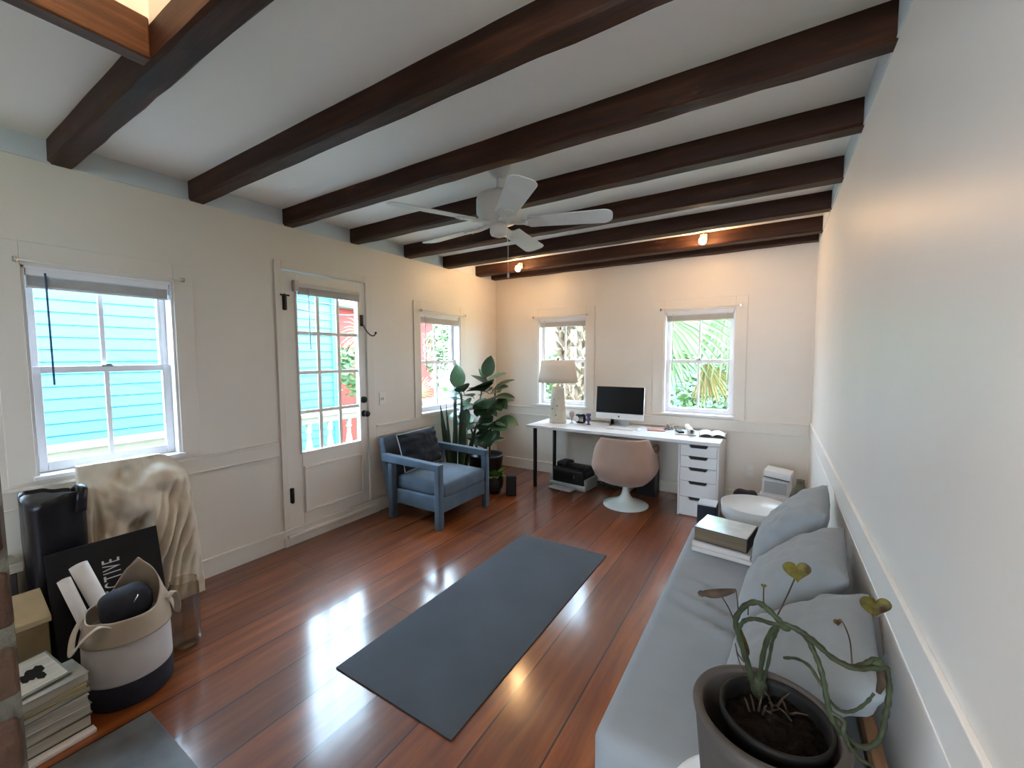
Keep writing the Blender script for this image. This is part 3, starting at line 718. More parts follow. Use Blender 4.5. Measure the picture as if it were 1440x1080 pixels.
for (hub, o, u) in (((-8.2, 7.5, 2.25), (.1, .9, .1), (0, .2, 1)), ((-8.1, 6.5, 2.0), (.1, -.5, .5), (0, .6, .6)), ((-8.3, 8.3, .35), (.1, .3, .9), (0, 1, 0))): fan_leaf(f, hub, o, u, .8, 18, 150, rnd, .25, .02)
f.build('fronds', M['palmleaf'], p3)
MB().tube([(-8.2, 7.3, GZ), (-8.2, 7.3, 0), (-8.2, 7.5, 2.2)], [.06, .05, .02], 7).build('stalk', M['stem'], p3)
hw = house('white_house', 'white clapboard house beyond the palm trunk', 'house', (-7.0, 14, GZ))
w = MB(); lap_wall(w, 'y', 12.0, -7.4, -4.9, GZ, 3.1, .17); w.box(-7.4, -4.9, 12.05, 15, GZ, 3.1); w.build('clapboard_wall', M['sidingw'], hw)
MB().box(-7.7, -4.6, 11.7, 15.3, 3.1, 3.25).build('roof_eave', M['roof'], hw)
h2 = house('blue_house', 'blue clapboard house behind the fan palm', 'house', (-1.2, 14, GZ))
w = MB(); lap_wall(w, 'y', 11.5, -3.6, 1.2, GZ, 2.6, .15); w.box(-3.6, 1.2, 11.55, 15, GZ, 2.6); w.build('clapboard_wall', M['sidingp'], h2)
MB().box(-3.9, 1.5, 11.2, 15.3, 2.6, 2.75).build('roof_eave', M['roof'], h2)
# cables sagging across the porch
for i, (z, s) in enumerate(((2.55, .40), (2.62, .58))):
    pts = [(-5.0 - .15 * i, 1.5 + 4.0 * k / 16, z - s * (1 - ((k / 16 - .52) / .52) ** 2) + .0 * k) for k in range(17)]
    o = MB().tube(pts, .010, 6).build('hanging_cable', M['cable'], origin=pts[0])
    tag(o, ['upper dark cable sagging outside the glazed door', 'lower dark cable sagging deepest outside the glazed door'][i], 'cable', 'cables strung along the porch')
# ------------------------------------------------------------------ ceiling fan
FX, FY = -1.385, 2.065
fan = thing('ceiling_fan', 'white five blade ceiling fan hanging between the beams', 'ceiling fan', (FX, FY, CEIL))
MB().lathe([(.0, CEIL), (.072, CEIL), (.070, CEIL - .02), (.045, CEIL - .062), (.022, CEIL - .072)], (FX, FY)).build('canopy', M['fanw'], fan)
MB().lathe([(.012, CEIL - .065), (.012, 2.41)], (FX, FY), 12).build('downrod', M['fanw'], fan)
mz = 2.222                                  # blade plane
mo = MB().lathe([(.030, mz + .205), (.032, mz + .185), (.085, mz + .178), (.122, mz + .162), (.130, mz + .142), (.130, mz + .066), (.120, mz + .050), (.105, mz + .020), (.060, mz + .005), (.0, mz + .004)], (FX, FY), 40)
for k in range(20):
    a = 2 * PI * k / 20; mo.ball((FX + .100 * math.cos(a), FY + .100 * math.sin(a), mz + .036), (.011, .011, .011), 6, 5)
mo.build('motor_housing', M['fanw'], fan)
MB().lathe([(.050, mz + .006), (.052, mz - .014), (.052, mz - .042), (.046, mz - .056), (.020, mz - .066), (.0, mz - .067)], (FX, FY), 28).build('switch_cup', M['fanw'], fan)
for k, deg in enumerate((-116, -46, 20, 99, 173)):
    base = Matrix.Translation((FX, FY, mz + .010)) @ Matrix.Rotation(math.radians(deg), 4, 'Z')
    mm = base @ Matrix.Rotation(math.radians(-12), 4, 'X')
    b = MB(mm); out = []
    R0, R1, wa, wb_ = .175, .645, .056, .070
    N_ = 10
    up = [(R0, -wa), (R0 + .012, -wa - .003)] + [(R0 + (R1 - .05 - R0) * t / 4, -(wa + (wb_ - wa) * t / 4)) for t in range(1, 5)]
    tip = [(R1 - .05 + .05 * math.sin(PI / 2 * t / 6), -(wb_ - .05) - .05 * math.cos(PI / 2 * t / 6)) for t in range(1, 7)]
    half = up + tip; poly = half + [(x, -y) for x, y in reversed(half)]
    b.prism(poly, 'z', -.003, .003)
    bo = b.build('blade', M['fanb'], fan, bevel=.002)
    ir = MB(mm); poly = [(.150, -.020), (.205, -.048), (.262, -.030), (.268, 0), (.262, .030), (.205, .048), (.150, .020)]
    ir.prism(poly, 'z', -.010, -.004)
    for s in (-.022, 0, .022): ir.ball((.235 if s else .255, s, -.011), .006, 8, 6)
    ir.m = base
    ir.tube([(.060, 0, .006), (.105, 0, -.004), (.165, 0, -.006)], [.016, .015, .018], 8, True, .6)
    ir.build('blade_iron', M['fanw'], bo, bevel=.001)
pc = MB().tube([(FX + .046, FY + .018, mz - .05), (FX + .05, FY + .02, mz - .13), (FX + .05, FY + .02, mz - .275)], .0018, 6)
pc.lathe([(.0, mz - .305), (.006, mz - .30), (.007, mz - .285), (.003, mz - .272), (0, mz - .27)], (FX + .05, FY + .02), 10)
pc.build('pull_chain', M['fanw'], fan)
# ------------------------------------------------------------------ two spot lamps on the lit beam
for (x, z, lab) in ((-2.497, 2.452, 'small glowing spot lamp on the lit beam, nearer the plants'), (-.575, 2.478, 'small glowing spot lamp on the lit beam, nearer the daybed wall')):
    y = 4.105
    s = thing('spot_lamp', lab, 'lamp', (x, y + .06, 2.53), 'spot lamps on the beam')
    MB().box(x - .03, x + .03, 4.150, 4.168, z + .010, z + .070).build('mount', M['fanw'], s, bevel=.004)
    mm = axes((x, y + .012, z + .020), (1, 0, 0), Vector((0, .8, -.6)).normalized(), Vector((0, .6, .8)).normalized())
    MB(mm).lathe([(.020, -.002), (.021, .018), (.016, .038), (.012, .055), (0, .056)], seg=16).build('socket', M['fanw'], s)
    MB().ball((x, y, z), (.032, .032, .036), 16, 12).build('bulb', M['bulb'], s)
    l = bpy.data.lights.new('spot_glow', 'POINT'); l.energy = 11; l.color = (1, .60, .28); l.shadow_soft_size = .03
    lo = bpy.data.objects.new('spot_glow', l); COL.objects.link(lo); lo.location = (x, y - .045, z - .022)
# ------------------------------------------------------------------ yoga mat
o = MB().soft((-1.346, 2.002, .0035), (.706, 1.735, .007), .003, (10, 16, 2), lambda p: (0, 0, .0)).build('yoga_mat', M['mat'], origin=(-1.346, 2.002, 0))
tag(o, 'dark slate grey exercise mat lying on the plank floor', 'mat')
# ------------------------------------------------------------------ armchair
A = thing('armchair', 'blue grey velvet armchair with square arms beside the glazed door', 'armchair', (-2.62, 2.90, 0))
ya, yb_ = 2.572, 3.232
def post(x, y, z0, z1, s=.058): return MB().soft((x, y, (z0 + z1) / 2), (s, s, z1 - z0), .008, (4, 4, 6))
for (x, y, z1) in ((-2.345, ya, .515), (-2.345, yb_, .515), (-2.905, ya, .50), (-2.905, yb_, .50)): post(x, y, 0, z1).build('leg', M['velvet'], A)
for y in (ya, yb_):
    MB().prism([(-3.02, .505), (-2.317, .505), (-2.317, .560), (-3.02, .578)], 'y', y - .032, y + .032).build('armrest', M['velvet'], A, bevel=.009, seg=3)
def lean(p0, p1, y0, y1, t, name, m, n=(8, 14, 4), disp=None):
    """padded slab from point p0 (x,z) up to p1 (x,z)"""
    d = Vector((p1[0] - p0[0], 0, p1[1] - p0[1])); L_ = d.length; d.normalize(); nn = Vector((0, 1, 0)).cross(d)
    mb = MB(axes(((p0[0] + p1[0]) / 2, (y0 + y1) / 2, (p0[1] + p1[1]) / 2), d, (0, 1, 0), nn))
    return mb.soft((0, 0, 0), (L_, y1 - y0, t), min(.02, t * .45), n, disp).build(name, m, A)
lean((-2.955, .20), (-3.055, .722), ya - .005, yb_ + .005, .070, 'backrest', M['velvet'])
ap = MB().soft((-2.625, ya + .03, .200), (.52, .035, .135), .012, (8, 3, 4)).soft((-2.625, yb_ - .03, .200), (.52, .035, .135), .012, (8, 3, 4)).soft((-2.350, 2.902, .200), (.035, .62, .135), .012, (3, 8, 4)).soft((-2.92, 2.902, .2), (.035, .62, .135), .012, (3, 8, 4))
ap.soft((-2.63, 2.902, .235), (.56, .62, .03), .01, 4); ap.build('apron', M['velvet'], A)
def puff(p, hx, hy, k): return k * max(0, 1 - (p.x / hx) ** 2) * max(0, 1 - (p.y / hy) ** 2)
sc_ = MB().soft((-2.600, 2.902, .325), (.56, .605, .125), .035, (16, 16, 6), lambda p: (.012 * max(0, 1 - (p.y / .3) ** 2) * (1 if p.x > 0 else -1), 0, (1 if p.z > 0 else -.2) * puff(p, .28, .30, .030) + .004 * nz(p.x, p.y, p.z, 7)))
sc_.build('seat_cushion', M['velvet'], A)
# loose back cushion
def pillow(name, m, w, h, t, mm, seed, wr=.006, n=26, pinch=.05, parent=None, origin=None, corner=.0, slump=0.):
    mb = MB(mm)
    def P(u, v, s):
        u = 2 * u - 1; v = 2 * v - 1
        x = w / 2 * u * (1 - pinch * (1 - v * v) * 1) ; y = h / 2 * v * (1 - pinch * (1 - u * u))
        prof = max(0, (1 - abs(u) ** 3.2)) ** .55 * max(0, (1 - abs(v) ** 3.2)) ** .55
        z = s * t / 2 * prof
        ew = (1 - max(abs(u), abs(v)) ** 6)
        z += wr * ew * (nz(u * 2.1 + seed, v * 5.5, s, 1.) + .6 * nz(u * 5 + seed, v * 3, s + 4, 1.4))
        z += wr * 1.6 * math.exp(-((abs(u) - .86) / .16) ** 2) * math.sin(v * 13 + seed + u * 3) * ew
        y -= slump * (1 - v * v) * t
        return (x, y, z)
    front = mb
    vs = []; fs = []
    N1 = n + 1
    for s in (1, -1):
        for j in range(N1):
            for i in range(N1): vs.append(P(i / n, j / n, s))
    for s in (0, 1):
        for j in range(n):
            for i in range(n):
                a = s * N1 * N1 + j * N1 + i; q = (a, a + 1, a + N1 + 1, a + N1); fs.append(q if s == 0 else q[::-1])
    mb.add(vs, fs, True)
    o = mb.build(name, m, parent, origin=origin)
    bm = bmesh.new(); bm.from_mesh(o.data); bmesh.ops.remove_doubles(bm, verts=bm.verts, dist=.0004); bmesh.ops.recalc_face_normals(bm, faces=bm.faces); bm.to_mesh(o.data); bm.free()
    rim = [mm @ Vector(P(a, b, 0)) for a, b in [(i / n, 0) for i in range(n)] + [(1, j / n) for j in range(n)] + [(1 - i / n, 1) for i in range(n)] + [(0, 1 - j / n) for j in range(n + 1)]]
    return o, rim
d = Vector((-.30, 0, .95)).normalized()
mm = axes((-2.850, 2.874, .586), (0, 1, .03), d, Vector((0, 1, .03)).cross(d).normalized())
co, rim = pillow('cushion', M['velvetd'], (.495), .35, .125, mm, 3, .012, pinch=.03, origin=(-2.862, 2.84, .41))
tag(co, 'dark charcoal velvet cushion with pale piping slumped on the armchair', 'cushion')
MB().tube(rim, .0045, 6).build('piping', M['piping'], co)
# ------------------------------------------------------------------ desk
DZ = .700
DK = thing('desk', 'long white desk top on dark legs under the end windows', 'desk', (-1.34, 4.28, 0))
MB().box(-2.315, -.372, 3.972, 4.575, DZ - .030, DZ).build('desk_top', M['white'], DK, bevel=.003)
for x, y in ((-2.235, 4.035), (-2.225, 4.50)):
    MB().lathe([(.030, DZ - .040), (.030, DZ - .034)], (x, y), 16).lathe([(.020, .0), (.022, .012), (.022, DZ - .036)], (x, y), 16).build('leg', M['black'], DK)
DR = thing('drawer_unit', 'white five drawer cabinet carrying the right end of the desk', 'drawers', (-.548, 4.27, 0))
c0, c1, dy0, dy1, dz1 = -.718, -.380, 3.992, 4.560, DZ - .036
MB().box(c0, c0 + .016, dy0, dy1, 0, dz1).box(c1 - .016, c1, dy0, dy1, 0, dz1).box(c0 + .016, c1 - .016, dy0 + .02, dy1, dz1 - .016, dz1).box(c0 + .016, c1 - .016, dy1 - .012, dy1, .0, dz1 - .016).box(c0 + .016, c1 - .016, dy0 + .022, dy1 - .02, .0, .03).build('carcass', M['white'], DR, bevel=.0015)
zs = [dz1 - .004, dz1 - .108, dz1 - .212, dz1 - .338, dz1 - .484, .012]
for k in range(5):
    hi, lo = zs[k] - .002, zs[k + 1] + .002; xm = (c0 + c1) / 2; a, b = c0 + .019, c1 - .019
    f = MB().box(a, b, dy0, dy0 + .016, lo, hi - .028)
    f.prism([(a, hi - .028), (xm - .062, hi - .028), (xm - .078, hi - .012), (xm - .078, hi), (a, hi)], 'y', dy0, dy0 + .016)
    f.prism([(b, hi - .028), (b, hi), (xm + .078, hi), (xm + .078, hi - .012), (xm + .062, hi - .028)], 'y', dy0, dy0 + .016)
    fo = f.build('drawer', M['white'], DR)
    MB().prism([(xm - .080, hi), (xm - .062, hi - .030), (xm + .062, hi - .030), (xm + .080, hi)], 'y', dy0 + .0155, dy0 + .022).build('grip_recess', M['black'], fo)
# ------------------------------------------------------------------ computer
PC = thing('desktop_computer', 'slim all in one computer with black screen and pale chin on the desk', 'computer', (-1.40, 4.43, DZ))
mm = Matrix.Translation((-1.405, 4.40, DZ + .072)) @ Matrix.Rotation(math.radians(-6), 4, 'X')
T2 = lambda: MB(mm)
T2().soft((0, .010, .178), (.524, .024, .356), .010, (8, 3, 8)).build('display_case', M['alu'], PC)
sc1 = T2().box(-.260, .260, -.0045, .0, .066, .354).build('screen', M['screen'], PC, bevel=.002)
T2().box(-.262, .262, -.0040, .0, .0, .066).build('chin', M['alu'], PC, bevel=.003)
lg = T2()
ap_ = []
for k in range(28):
    a = 2 * PI * k / 28; r = .0095 * (1 - .10 * math.exp(-((a - PI / 2) / .35) ** 2) - .08 * math.exp(-((a - 3 * PI / 2) / .3) ** 2))
    x, z = r * math.cos(a) * .95, r * math.sin(a)
    dd = math.hypot(x - .0105, z - .002)
    if dd < .0050: x = .0105 + (x - .0105) / dd * .0050 if x < .0105 else x - .004
    ap_.append((x, z + .032))
lg.prism(ap_, 'y', -.0052, -.0040); lg.prism([(.0005, .0425), (.0012, .0465), (.0045, .0490), (.0048, .0455), (.0025, .0430)], 'y', -.0052, -.0040)
lg.build('logo', M['black'], PC)
MB().prism([(4.425, DZ + .15), (4.437, DZ + .15), (4.50, DZ + .006), (4.36, DZ + .006), (4.36, DZ), (4.505, DZ), (4.51, DZ + .006)], 'x', -1.49, -1.32).build('stand', M['alu'], PC, bevel=.002)
kb = MB(rz((-1.335, 4.235, DZ), -4)); kb.box(-.14, .14, -.057, .057, 0, .008)
K = thing('keyboard', 'thin white keyboard on the desk before the screen', 'keyboard', (-1.335, 4.235, DZ))
kb.build('base', M['alu'], K, bevel=.003)
ks = MB(rz((-1.335, 4.235, DZ), -4))
for r in range(5):
    for c in range(13): ks.box(-.134 + c * .0207, -.134 + c * .0207 + .0175, -.052 + r * .0207, -.052 + r * .0207 + .0175, .008, .0105)
ks.build('keys', M['white'], K)
o = MB().ball((-1.155, 4.255, DZ + .010), (.030, .050, .016), 16, 10)
for i, v in enumerate(o.v):
    if v.z < DZ: v.z = DZ
tag(o.build('computer_mouse', M['white'], origin=(-1.155, 4.255, DZ)), 'white computer mouse at the end of the keyboard', 'mouse')
tag(MB(rz((-1.00, 4.36, DZ), 12)).soft((0, 0, .006), (.17, .15, .012), .004, (4, 4, 2)).build('leather_notebook', M['teal'], origin=(-1.0, 4.36, DZ)), 'reddish brown notebook flat on the desk right of the mouse', 'notebook')
# dried sprigs
s = thing('dried_sprigs', 'small bunch of pale dried sprigs lying on the desk', 'dried flowers', (-.86, 4.36, DZ)); rnd = random.Random(5)
b = MB(); hd = MB()
for k in range(11):
    a = rnd.uniform(-.3, 1.1) + PI * .06; L_ = rnd.uniform(.08, .15); e = (-.97 + L_ * math.cos(a) * 1.1, 4.35 + L_ * math.sin(a), DZ + .02 + rnd.uniform(0, .05))
    b.tube(smooth_path([(-.97, 4.35, DZ + .004), (-.97 + .5 * L_ * math.cos(a), 4.35 + .5 * L_ * math.sin(a), DZ + .012), e], 4), .002, 5)
    for _ in range(3): hd.ball((e[0] + rnd.uniform(-.012, .012), e[1] + rnd.uniform(-.012, .012), e[2] + rnd.uniform(-.008, .008)), .008, 7, 5)
b.build('stalks', M['dry'], s); hd.build('flower_heads', M['sprig'], s)
# notebook pile, rolled paper, open papers
tag(MB(rz((-.715, 4.33, DZ), 10)).soft((0, 0, .007), (.19, .25, .014), .003, (4, 4, 2)).build('notebook', M['book4'], origin=(-.715, 4.33, DZ)), 'white notebook lying under the paper roll on the desk', 'notebook')
tag(MB(rz((-.758, 4.28, DZ + .0145), 24)).soft((0, 0, .009), (.055, .12, .018), .005, (4, 4, 2)).build('glasses_case', M['black'], origin=(-.758, 4.28, DZ + .0145)), 'small black case on the white notebook', 'case')
ro = MB(); pts = [(-.715, 4.42, DZ + .056), (-.630, 4.175, DZ + .043)]
dv = (Vector(pts[1]) - Vector(pts[0])).normalized(); sx = dv.cross(Vector((0, 0, 1))).normalized(); sz = sx.cross(dv)
def spiral(u, v):
    a = u * 2 * PI * 2.2; r = .020 + .006 * u; p = Vector(pts[0]).lerp(Vector(pts[1]), v)
    return p + sx * (r * math.cos(a)) + sz * (r * math.sin(a))
ro.grid(spiral, 44, 4); tag(ro.build('paper_roll', M['whitematte'], origin=pts[0], solid=.001), 'short curled roll of cream paper on the desk', 'paper roll')
ob = thing('open_book', 'open book with white pages at the right end of the desk', 'book', (-.475, 4.33, DZ))
mmb = rz((-.480, 4.335, DZ), 8)
MB(mmb).box(-.115, .115, -.135, .135, 0, .006).build('cover', M['book2'], ob, bevel=.001)
for sgn in (-1, 1):
    def pg(u, v, sgn=sgn): return (sgn * .108 * u, -.128 + .256 * v, .010 + .026 * math.sin(PI * min(1, u * 1.0)) ** .7 * (1 - u * .55) + .004 * u)
    g = MB(mmb); g.grid(pg, 10, 4); n_ = len(g.v)
    g.build('page_block', M['paper'], ob, solid=.003)
tag(MB(rz((-2.06, 4.10, DZ), -16)).box(-.11, .11, -.14, .14, 0, .0015).build('paper_sheet', M['paper'], origin=(-2.06, 4.1, DZ)), 'loose white sheet of paper at the lamp end of the desk', 'paper')
# ------------------------------------------------------------------ lamp
LX, LY = -2.085, 4.30
lp = thing('table_lamp', 'table lamp with speckled pale base and off white drum shade', 'lamp', (LX, LY, DZ))
def lw(z): return .098 - .026 * min(1, (z) / .40)
MB().lathe([(.096, DZ), (.099, DZ + .012), (lw(.06), DZ + .06), (lw(.2), DZ + .2), (lw(.36), DZ + .385), (.068, DZ + .402), (.02, DZ + .410), (.012, DZ + .415), (.012, DZ + .47)], (LX, LY), 40).build('base', M['ceramic'], lp)
sp_ = MB(); rnd = random.Random(4)
for (a, h, L_, w) in ((-92, .34, .014, .010), (-95, .265, .040, .007), (-70, .20, .010, .026), (-110, .165, .012, .03), (-78, .095, .022, .012), (-60, .28, .012, .01), (-120, .06, .01, .01), (-125, .30, .01, .012), (-64, .045, .014, .012)):
    a = math.radians(a); r = lw(h) + .0012; d = Vector((math.cos(a), math.sin(a), 0)); tt = Vector((-math.sin(a), math.cos(a), 0))
    p = Vector((LX, LY, DZ + h)) + d * r
    sp_.add([p + tt * (w / 2 * math.cos(k * PI / 4)) + Vector((0, 0, L_ / 2 * math.sin(k * PI / 4))) - d * (.0010 * abs(math.cos(k * PI / 4))) for k in range(8)], [tuple(range(8))])
sp_.build('fleck_pattern', M['spot'], lp)
def shd(u, v):
    a = 2 * PI * u; r = .222 - .036 * v; return (LX + r * math.cos(a), LY + r * math.sin(a), DZ + .462 + .245 * v)
MB().grid(shd, 48, 4, True, True).build('lamp_shade', M['shade'], lp, solid=.004)
MB().lathe([(.005, DZ + .46), (.005, DZ + .715), (.010, DZ + .722), (.008, DZ + .735), (0, DZ + .738)], (LX, LY), 12).tube([(LX - .182, LY, DZ + .695), (LX + .182, LY, DZ + .695)], .002, 6).tube([(LX, LY - .182, DZ + .695), (LX, LY + .182, DZ + .695)], .002, 6).build('finial', M['iron'], lp)
# desk trinkets
b = thing('stem_glass', 'small rose tinted stem glass beside the lamp base', 'glass', (-1.925, 4.33, DZ))
MB().lathe([(.0, DZ), (.026, DZ + .001), (.024, DZ + .005), (.005, DZ + .010), (.004, DZ + .055), (.014, DZ + .065), (.028, DZ + .085), (.030, DZ + .115), (.025, DZ + .135), (.022, DZ + .135), (.026, DZ + .113), (.022, DZ + .088), (0, DZ + .072)], (-1.925, 4.33), 20).build('bowl_and_foot', M['rose'], b)
rd = thing('desk_clock', 'rounded dark clock with a white side dial on the desk', 'clock', (-1.83, 4.36, DZ))
MB().soft((-1.83, 4.36, DZ + .058), (.115, .075, .110), .030, (10, 8, 10)).build('case', M['black'], rd)
mm = axes((-1.868, 4.3225, DZ + .056), (1, 0, 0), (0, 0, 1), (0, -1, 0))
MB(mm).lathe([(.033, -.004), (.034, .002), (.030, .003), (0, .003)], seg=24).build('dial', M['white'], rd)
gr = MB()
for k in range(5): gr.box(-1.828 + k * .010, -1.824 + k * .010, 4.319, 4.3235, DZ + .028, DZ + .086)
gr.build('slotted_front', M['chrome'], rd)
pv = thing('goblet', 'small purple goblet between the clock and the screen', 'goblet', (-1.725, 4.33, DZ))
MB().lathe([(0, DZ), (.024, DZ), (.024, DZ + .006), (.010, DZ + .018), (.014, DZ + .030), (.026, DZ + .045), (.028, DZ + .065), (.018, DZ + .080), (.017, DZ + .088), (.028, DZ + .100), (.029, DZ + .122), (.024, DZ + .122), (.020, DZ + .100), (0, DZ + .09)], (-1.725, 4.33), 20).build('cup', M['purple'], pv)
# ------------------------------------------------------------------ tulip chair
TX, TY = -1.195, 3.99
tc = thing('swivel_chair', 'blush upholstered tub chair on a white trumpet base at the desk', 'chair', (TX, TY, 0))
MB().lathe([(.0, .0), (.215, .0), (.217, .006), (.200, .014), (.140, .030), (.080, .056), (.045, .095), (.030, .15), (.027, .215), (.034, .238), (.10, .246), (0, .247)], (TX, TY), 48).build('pedestal', M['enamel'], tc)
# shell: open tub wrapped round the seat, opening towards the desk (+y)
def shell(u, v):
    a = math.radians(-77 + (u - .5) * 2 * 128)            # -90 = back, facing the room
    w = abs(u - .5) * 2
    top = .686 if w < .42 else .686 - .148 * min(1, (w - .42) / .20) ** .8
    z0 = .235; zz = z0 + (top - z0) * v
    k = v * (top - z0) / .45
    r = .15 + .152 * min(1, math.sin(min(1, k * 2.4) * PI / 2)) ** .6 - .052 * max(0, k - .38) / .62
    rx = r * 1.0; ry = r * .92
    sq = 1 + .115 * math.sin(2 * a) ** 2
    return (TX - .008 + rx * .955 * math.cos(a) * sq, TY + ry * math.sin(a) * sq, zz)
so = MB().grid(shell, 44, 18).build('shell', M['pink'], tc, solid=.036)
bmv = so.modifiers.new('round', 'BEVEL'); bmv.width = .012; bmv.segments = 3; bmv.limit_method = 'ANGLE'; bmv.angle_limit = .8
MB().soft((TX, TY + .02, .355), (.44, .42, .085), .038, (12, 12, 5), lambda p: (0, 0, puff(p, .22, .21, .02))).build('seat_cushion', M['pink'], tc)
MB().soft((TX + .252, TY + .10, .560), (.055, .12, .080), .022, 8).build('arm_pad', M['tan'], tc)
# ------------------------------------------------------------------ things under the desk
pt = thing('printer', 'black printer with pale paper trays on the floor under the desk', 'printer', (-1.87, 4.27, 0))
mm = rz((-1.875, 4.275, 0), -6)
MB(mm).soft((0, 0, .135), (.40, .27, .17), .022, (8, 6, 5)).soft((-.115, .02, .240), (.14, .18, .06), .02, 5).build('body', M['black'], pt)
MB(mm).soft((.03, .0, .222), (.28, .24, .02), .008, (6, 6, 3)).build('scanner_lid', M['black'], pt)
MB(mm).soft((0, 0, .031), (.46, .30, .060), .018, (8, 6, 3)).soft((-.218, 0, .08), (.035, .27, .11), .012, 4).soft((.218, 0, .08), (.035, .27, .11), .012, 4).build('base_housing', mat('printer_grey', (.36, .36, .35), .5, var=.05), pt)
MB(mm).soft((-.03, -.19, .018), (.28, .15, .014), .005, (5, 4, 2)).build('output_tray', mat('tray_grey', (.5, .5, .49), .5, var=.05), pt)
MB(mm).box(.075, .085, -.1375, -.134, .13, .16).build('status_light', M['chrome'], pt)
cb = thing('cable_heap', 'tangled black cables on the floor beside the printer', 'cables', (-1.5, 4.42, 0)); rnd = random.Random(11); b = MB()
for k in range(5):
    pts = [(-1.52 + rnd.uniform(-.08, .16), 4.42 + rnd.uniform(-.12, .10), .012 + rnd.uniform(0, .05)) for _ in range(7)]
    b.tube(smooth_path(pts, 5), .007, 6)
b.build('cables', M['black'], cb)
bn = thing('waste_bin', 'black bin under the desk behind the tub chair', 'bin', (-1.13, 4.46, 0))
MB().prism([(-1.19, 4.36), (-1.01, 4.36), (-1.01, 4.55), (-1.19, 4.55)], 'z', 0, .005).build('bottom', M['black'], bn)
b = MB(); 
for (x0, x1, y0, y1) in ((-1.195, -1.188, 4.355, 4.555), (-1.012, -1.005, 4.355, 4.555), (-1.188, -1.012, 4.355, 4.362), (-1.188, -1.012, 4.548, 4.555)): b.box(x0, x1, y0, y1, 0, .25)
b.build('sides', M['black'], bn)
for i, x in enumerate((-1.33, -1.285)):
    tag(MB().soft((x, 4.47, .115), (.034, .17, .23), .003, 4).build('ring_binder', M['book4'], origin=(x, 4.47, 0)), ['white binder standing under the desk, nearer the printer', 'white binder standing under the desk against the black bin'][i], 'binder', 'binders under the desk')
# ------------------------------------------------------------------ plants in the corner
def leaf(mb, p, d, up, L_, W, curl=.25, fold=.18, n=7):
    """broad leaf from base p along d"""
    p, d, up = Vector(p), Vector(d).normalized(), Vector(up); up = (up - d * up.dot(d)).normalized(); s = d.cross(up)
    vs = []; fs = []
    for i in range(n + 1):
        t = i / n; w = W * (math.sin(PI * t ** .82) ** .75) * (1 if 0 < i < n else .04)
        c = p + d * (L_ * t) - up * (curl * L_ * t * t)
        vs += [c + s * w + up * fold * w, c + s * w * .5 + up * fold * w * .35, c, c - s * w * .5 + up * fold * w * .35, c - s * w + up * fold * w]
    for i in range(n):
        for j in range(4): fs.append((i * 5 + j, i * 5 + j + 1, i * 5 + 6 + j, i * 5 + 5 + j))
    mb.add(vs, fs, True)
def planter(name, label, c, prof, soil_r, soil_z, m, cat='plant'):
    t = thing(name, label, cat, (c[0], c[1], 0))
    MB().lathe(prof, c, 40).build('pot', m, t)
    MB().lathe([(0, soil_z + .006), (soil_r * .6, soil_z + .004), (soil_r, soil_z)], c, 32, True, False).build('soil', M['soil'], t)
    return t
c = (-2.80, 3.87)
fp = planter('potted_ficus', 'tall broad leaved ficus in a large black pot in the corner', c,
             [(.0, 0), (.135, 0), (.150, .02), (.190, .20), (.205, .315), (.212, .318), (.212, .335), (.198, .335), (.190, .315), (.180, .255), (0, .25)], .182, .262, M['pot'])
st = MB(); lf = MB(); rnd = random.Random(21)
stems = [[(c[0], c[1], .26), (c[0] - .02, c[1] - .02, .60), (c[0] - .05, c[1] - .03, .95), (c[0] + .02, c[1], 1.24)],
         [(c[0] + .05, c[1], .26), (c[0] + .06, c[1] + .02, .60), (c[0] + .10, c[1] + .04, .90), (c[0] + .13, c[1] + .02, 1.10)],
         [(c[0] - .05, c[1] - .03, .26), (c[0] - .11, c[1] - .12, .62), (c[0] - .16, c[1] - .21, .92), (c[0] - .17, c[1] - .27, 1.14)],
         [(c[0] + .02, c[1] - .04, .26), (c[0] + .08, c[1] - .08, .48), (c[0] + .14, c[1] - .09, .66), (c[0] + .22, c[1] - .08, .76)]]
for s in stems: st.tube(smooth_path(s, 6), [.013 - .0004 * i for i in range(19)], 7)
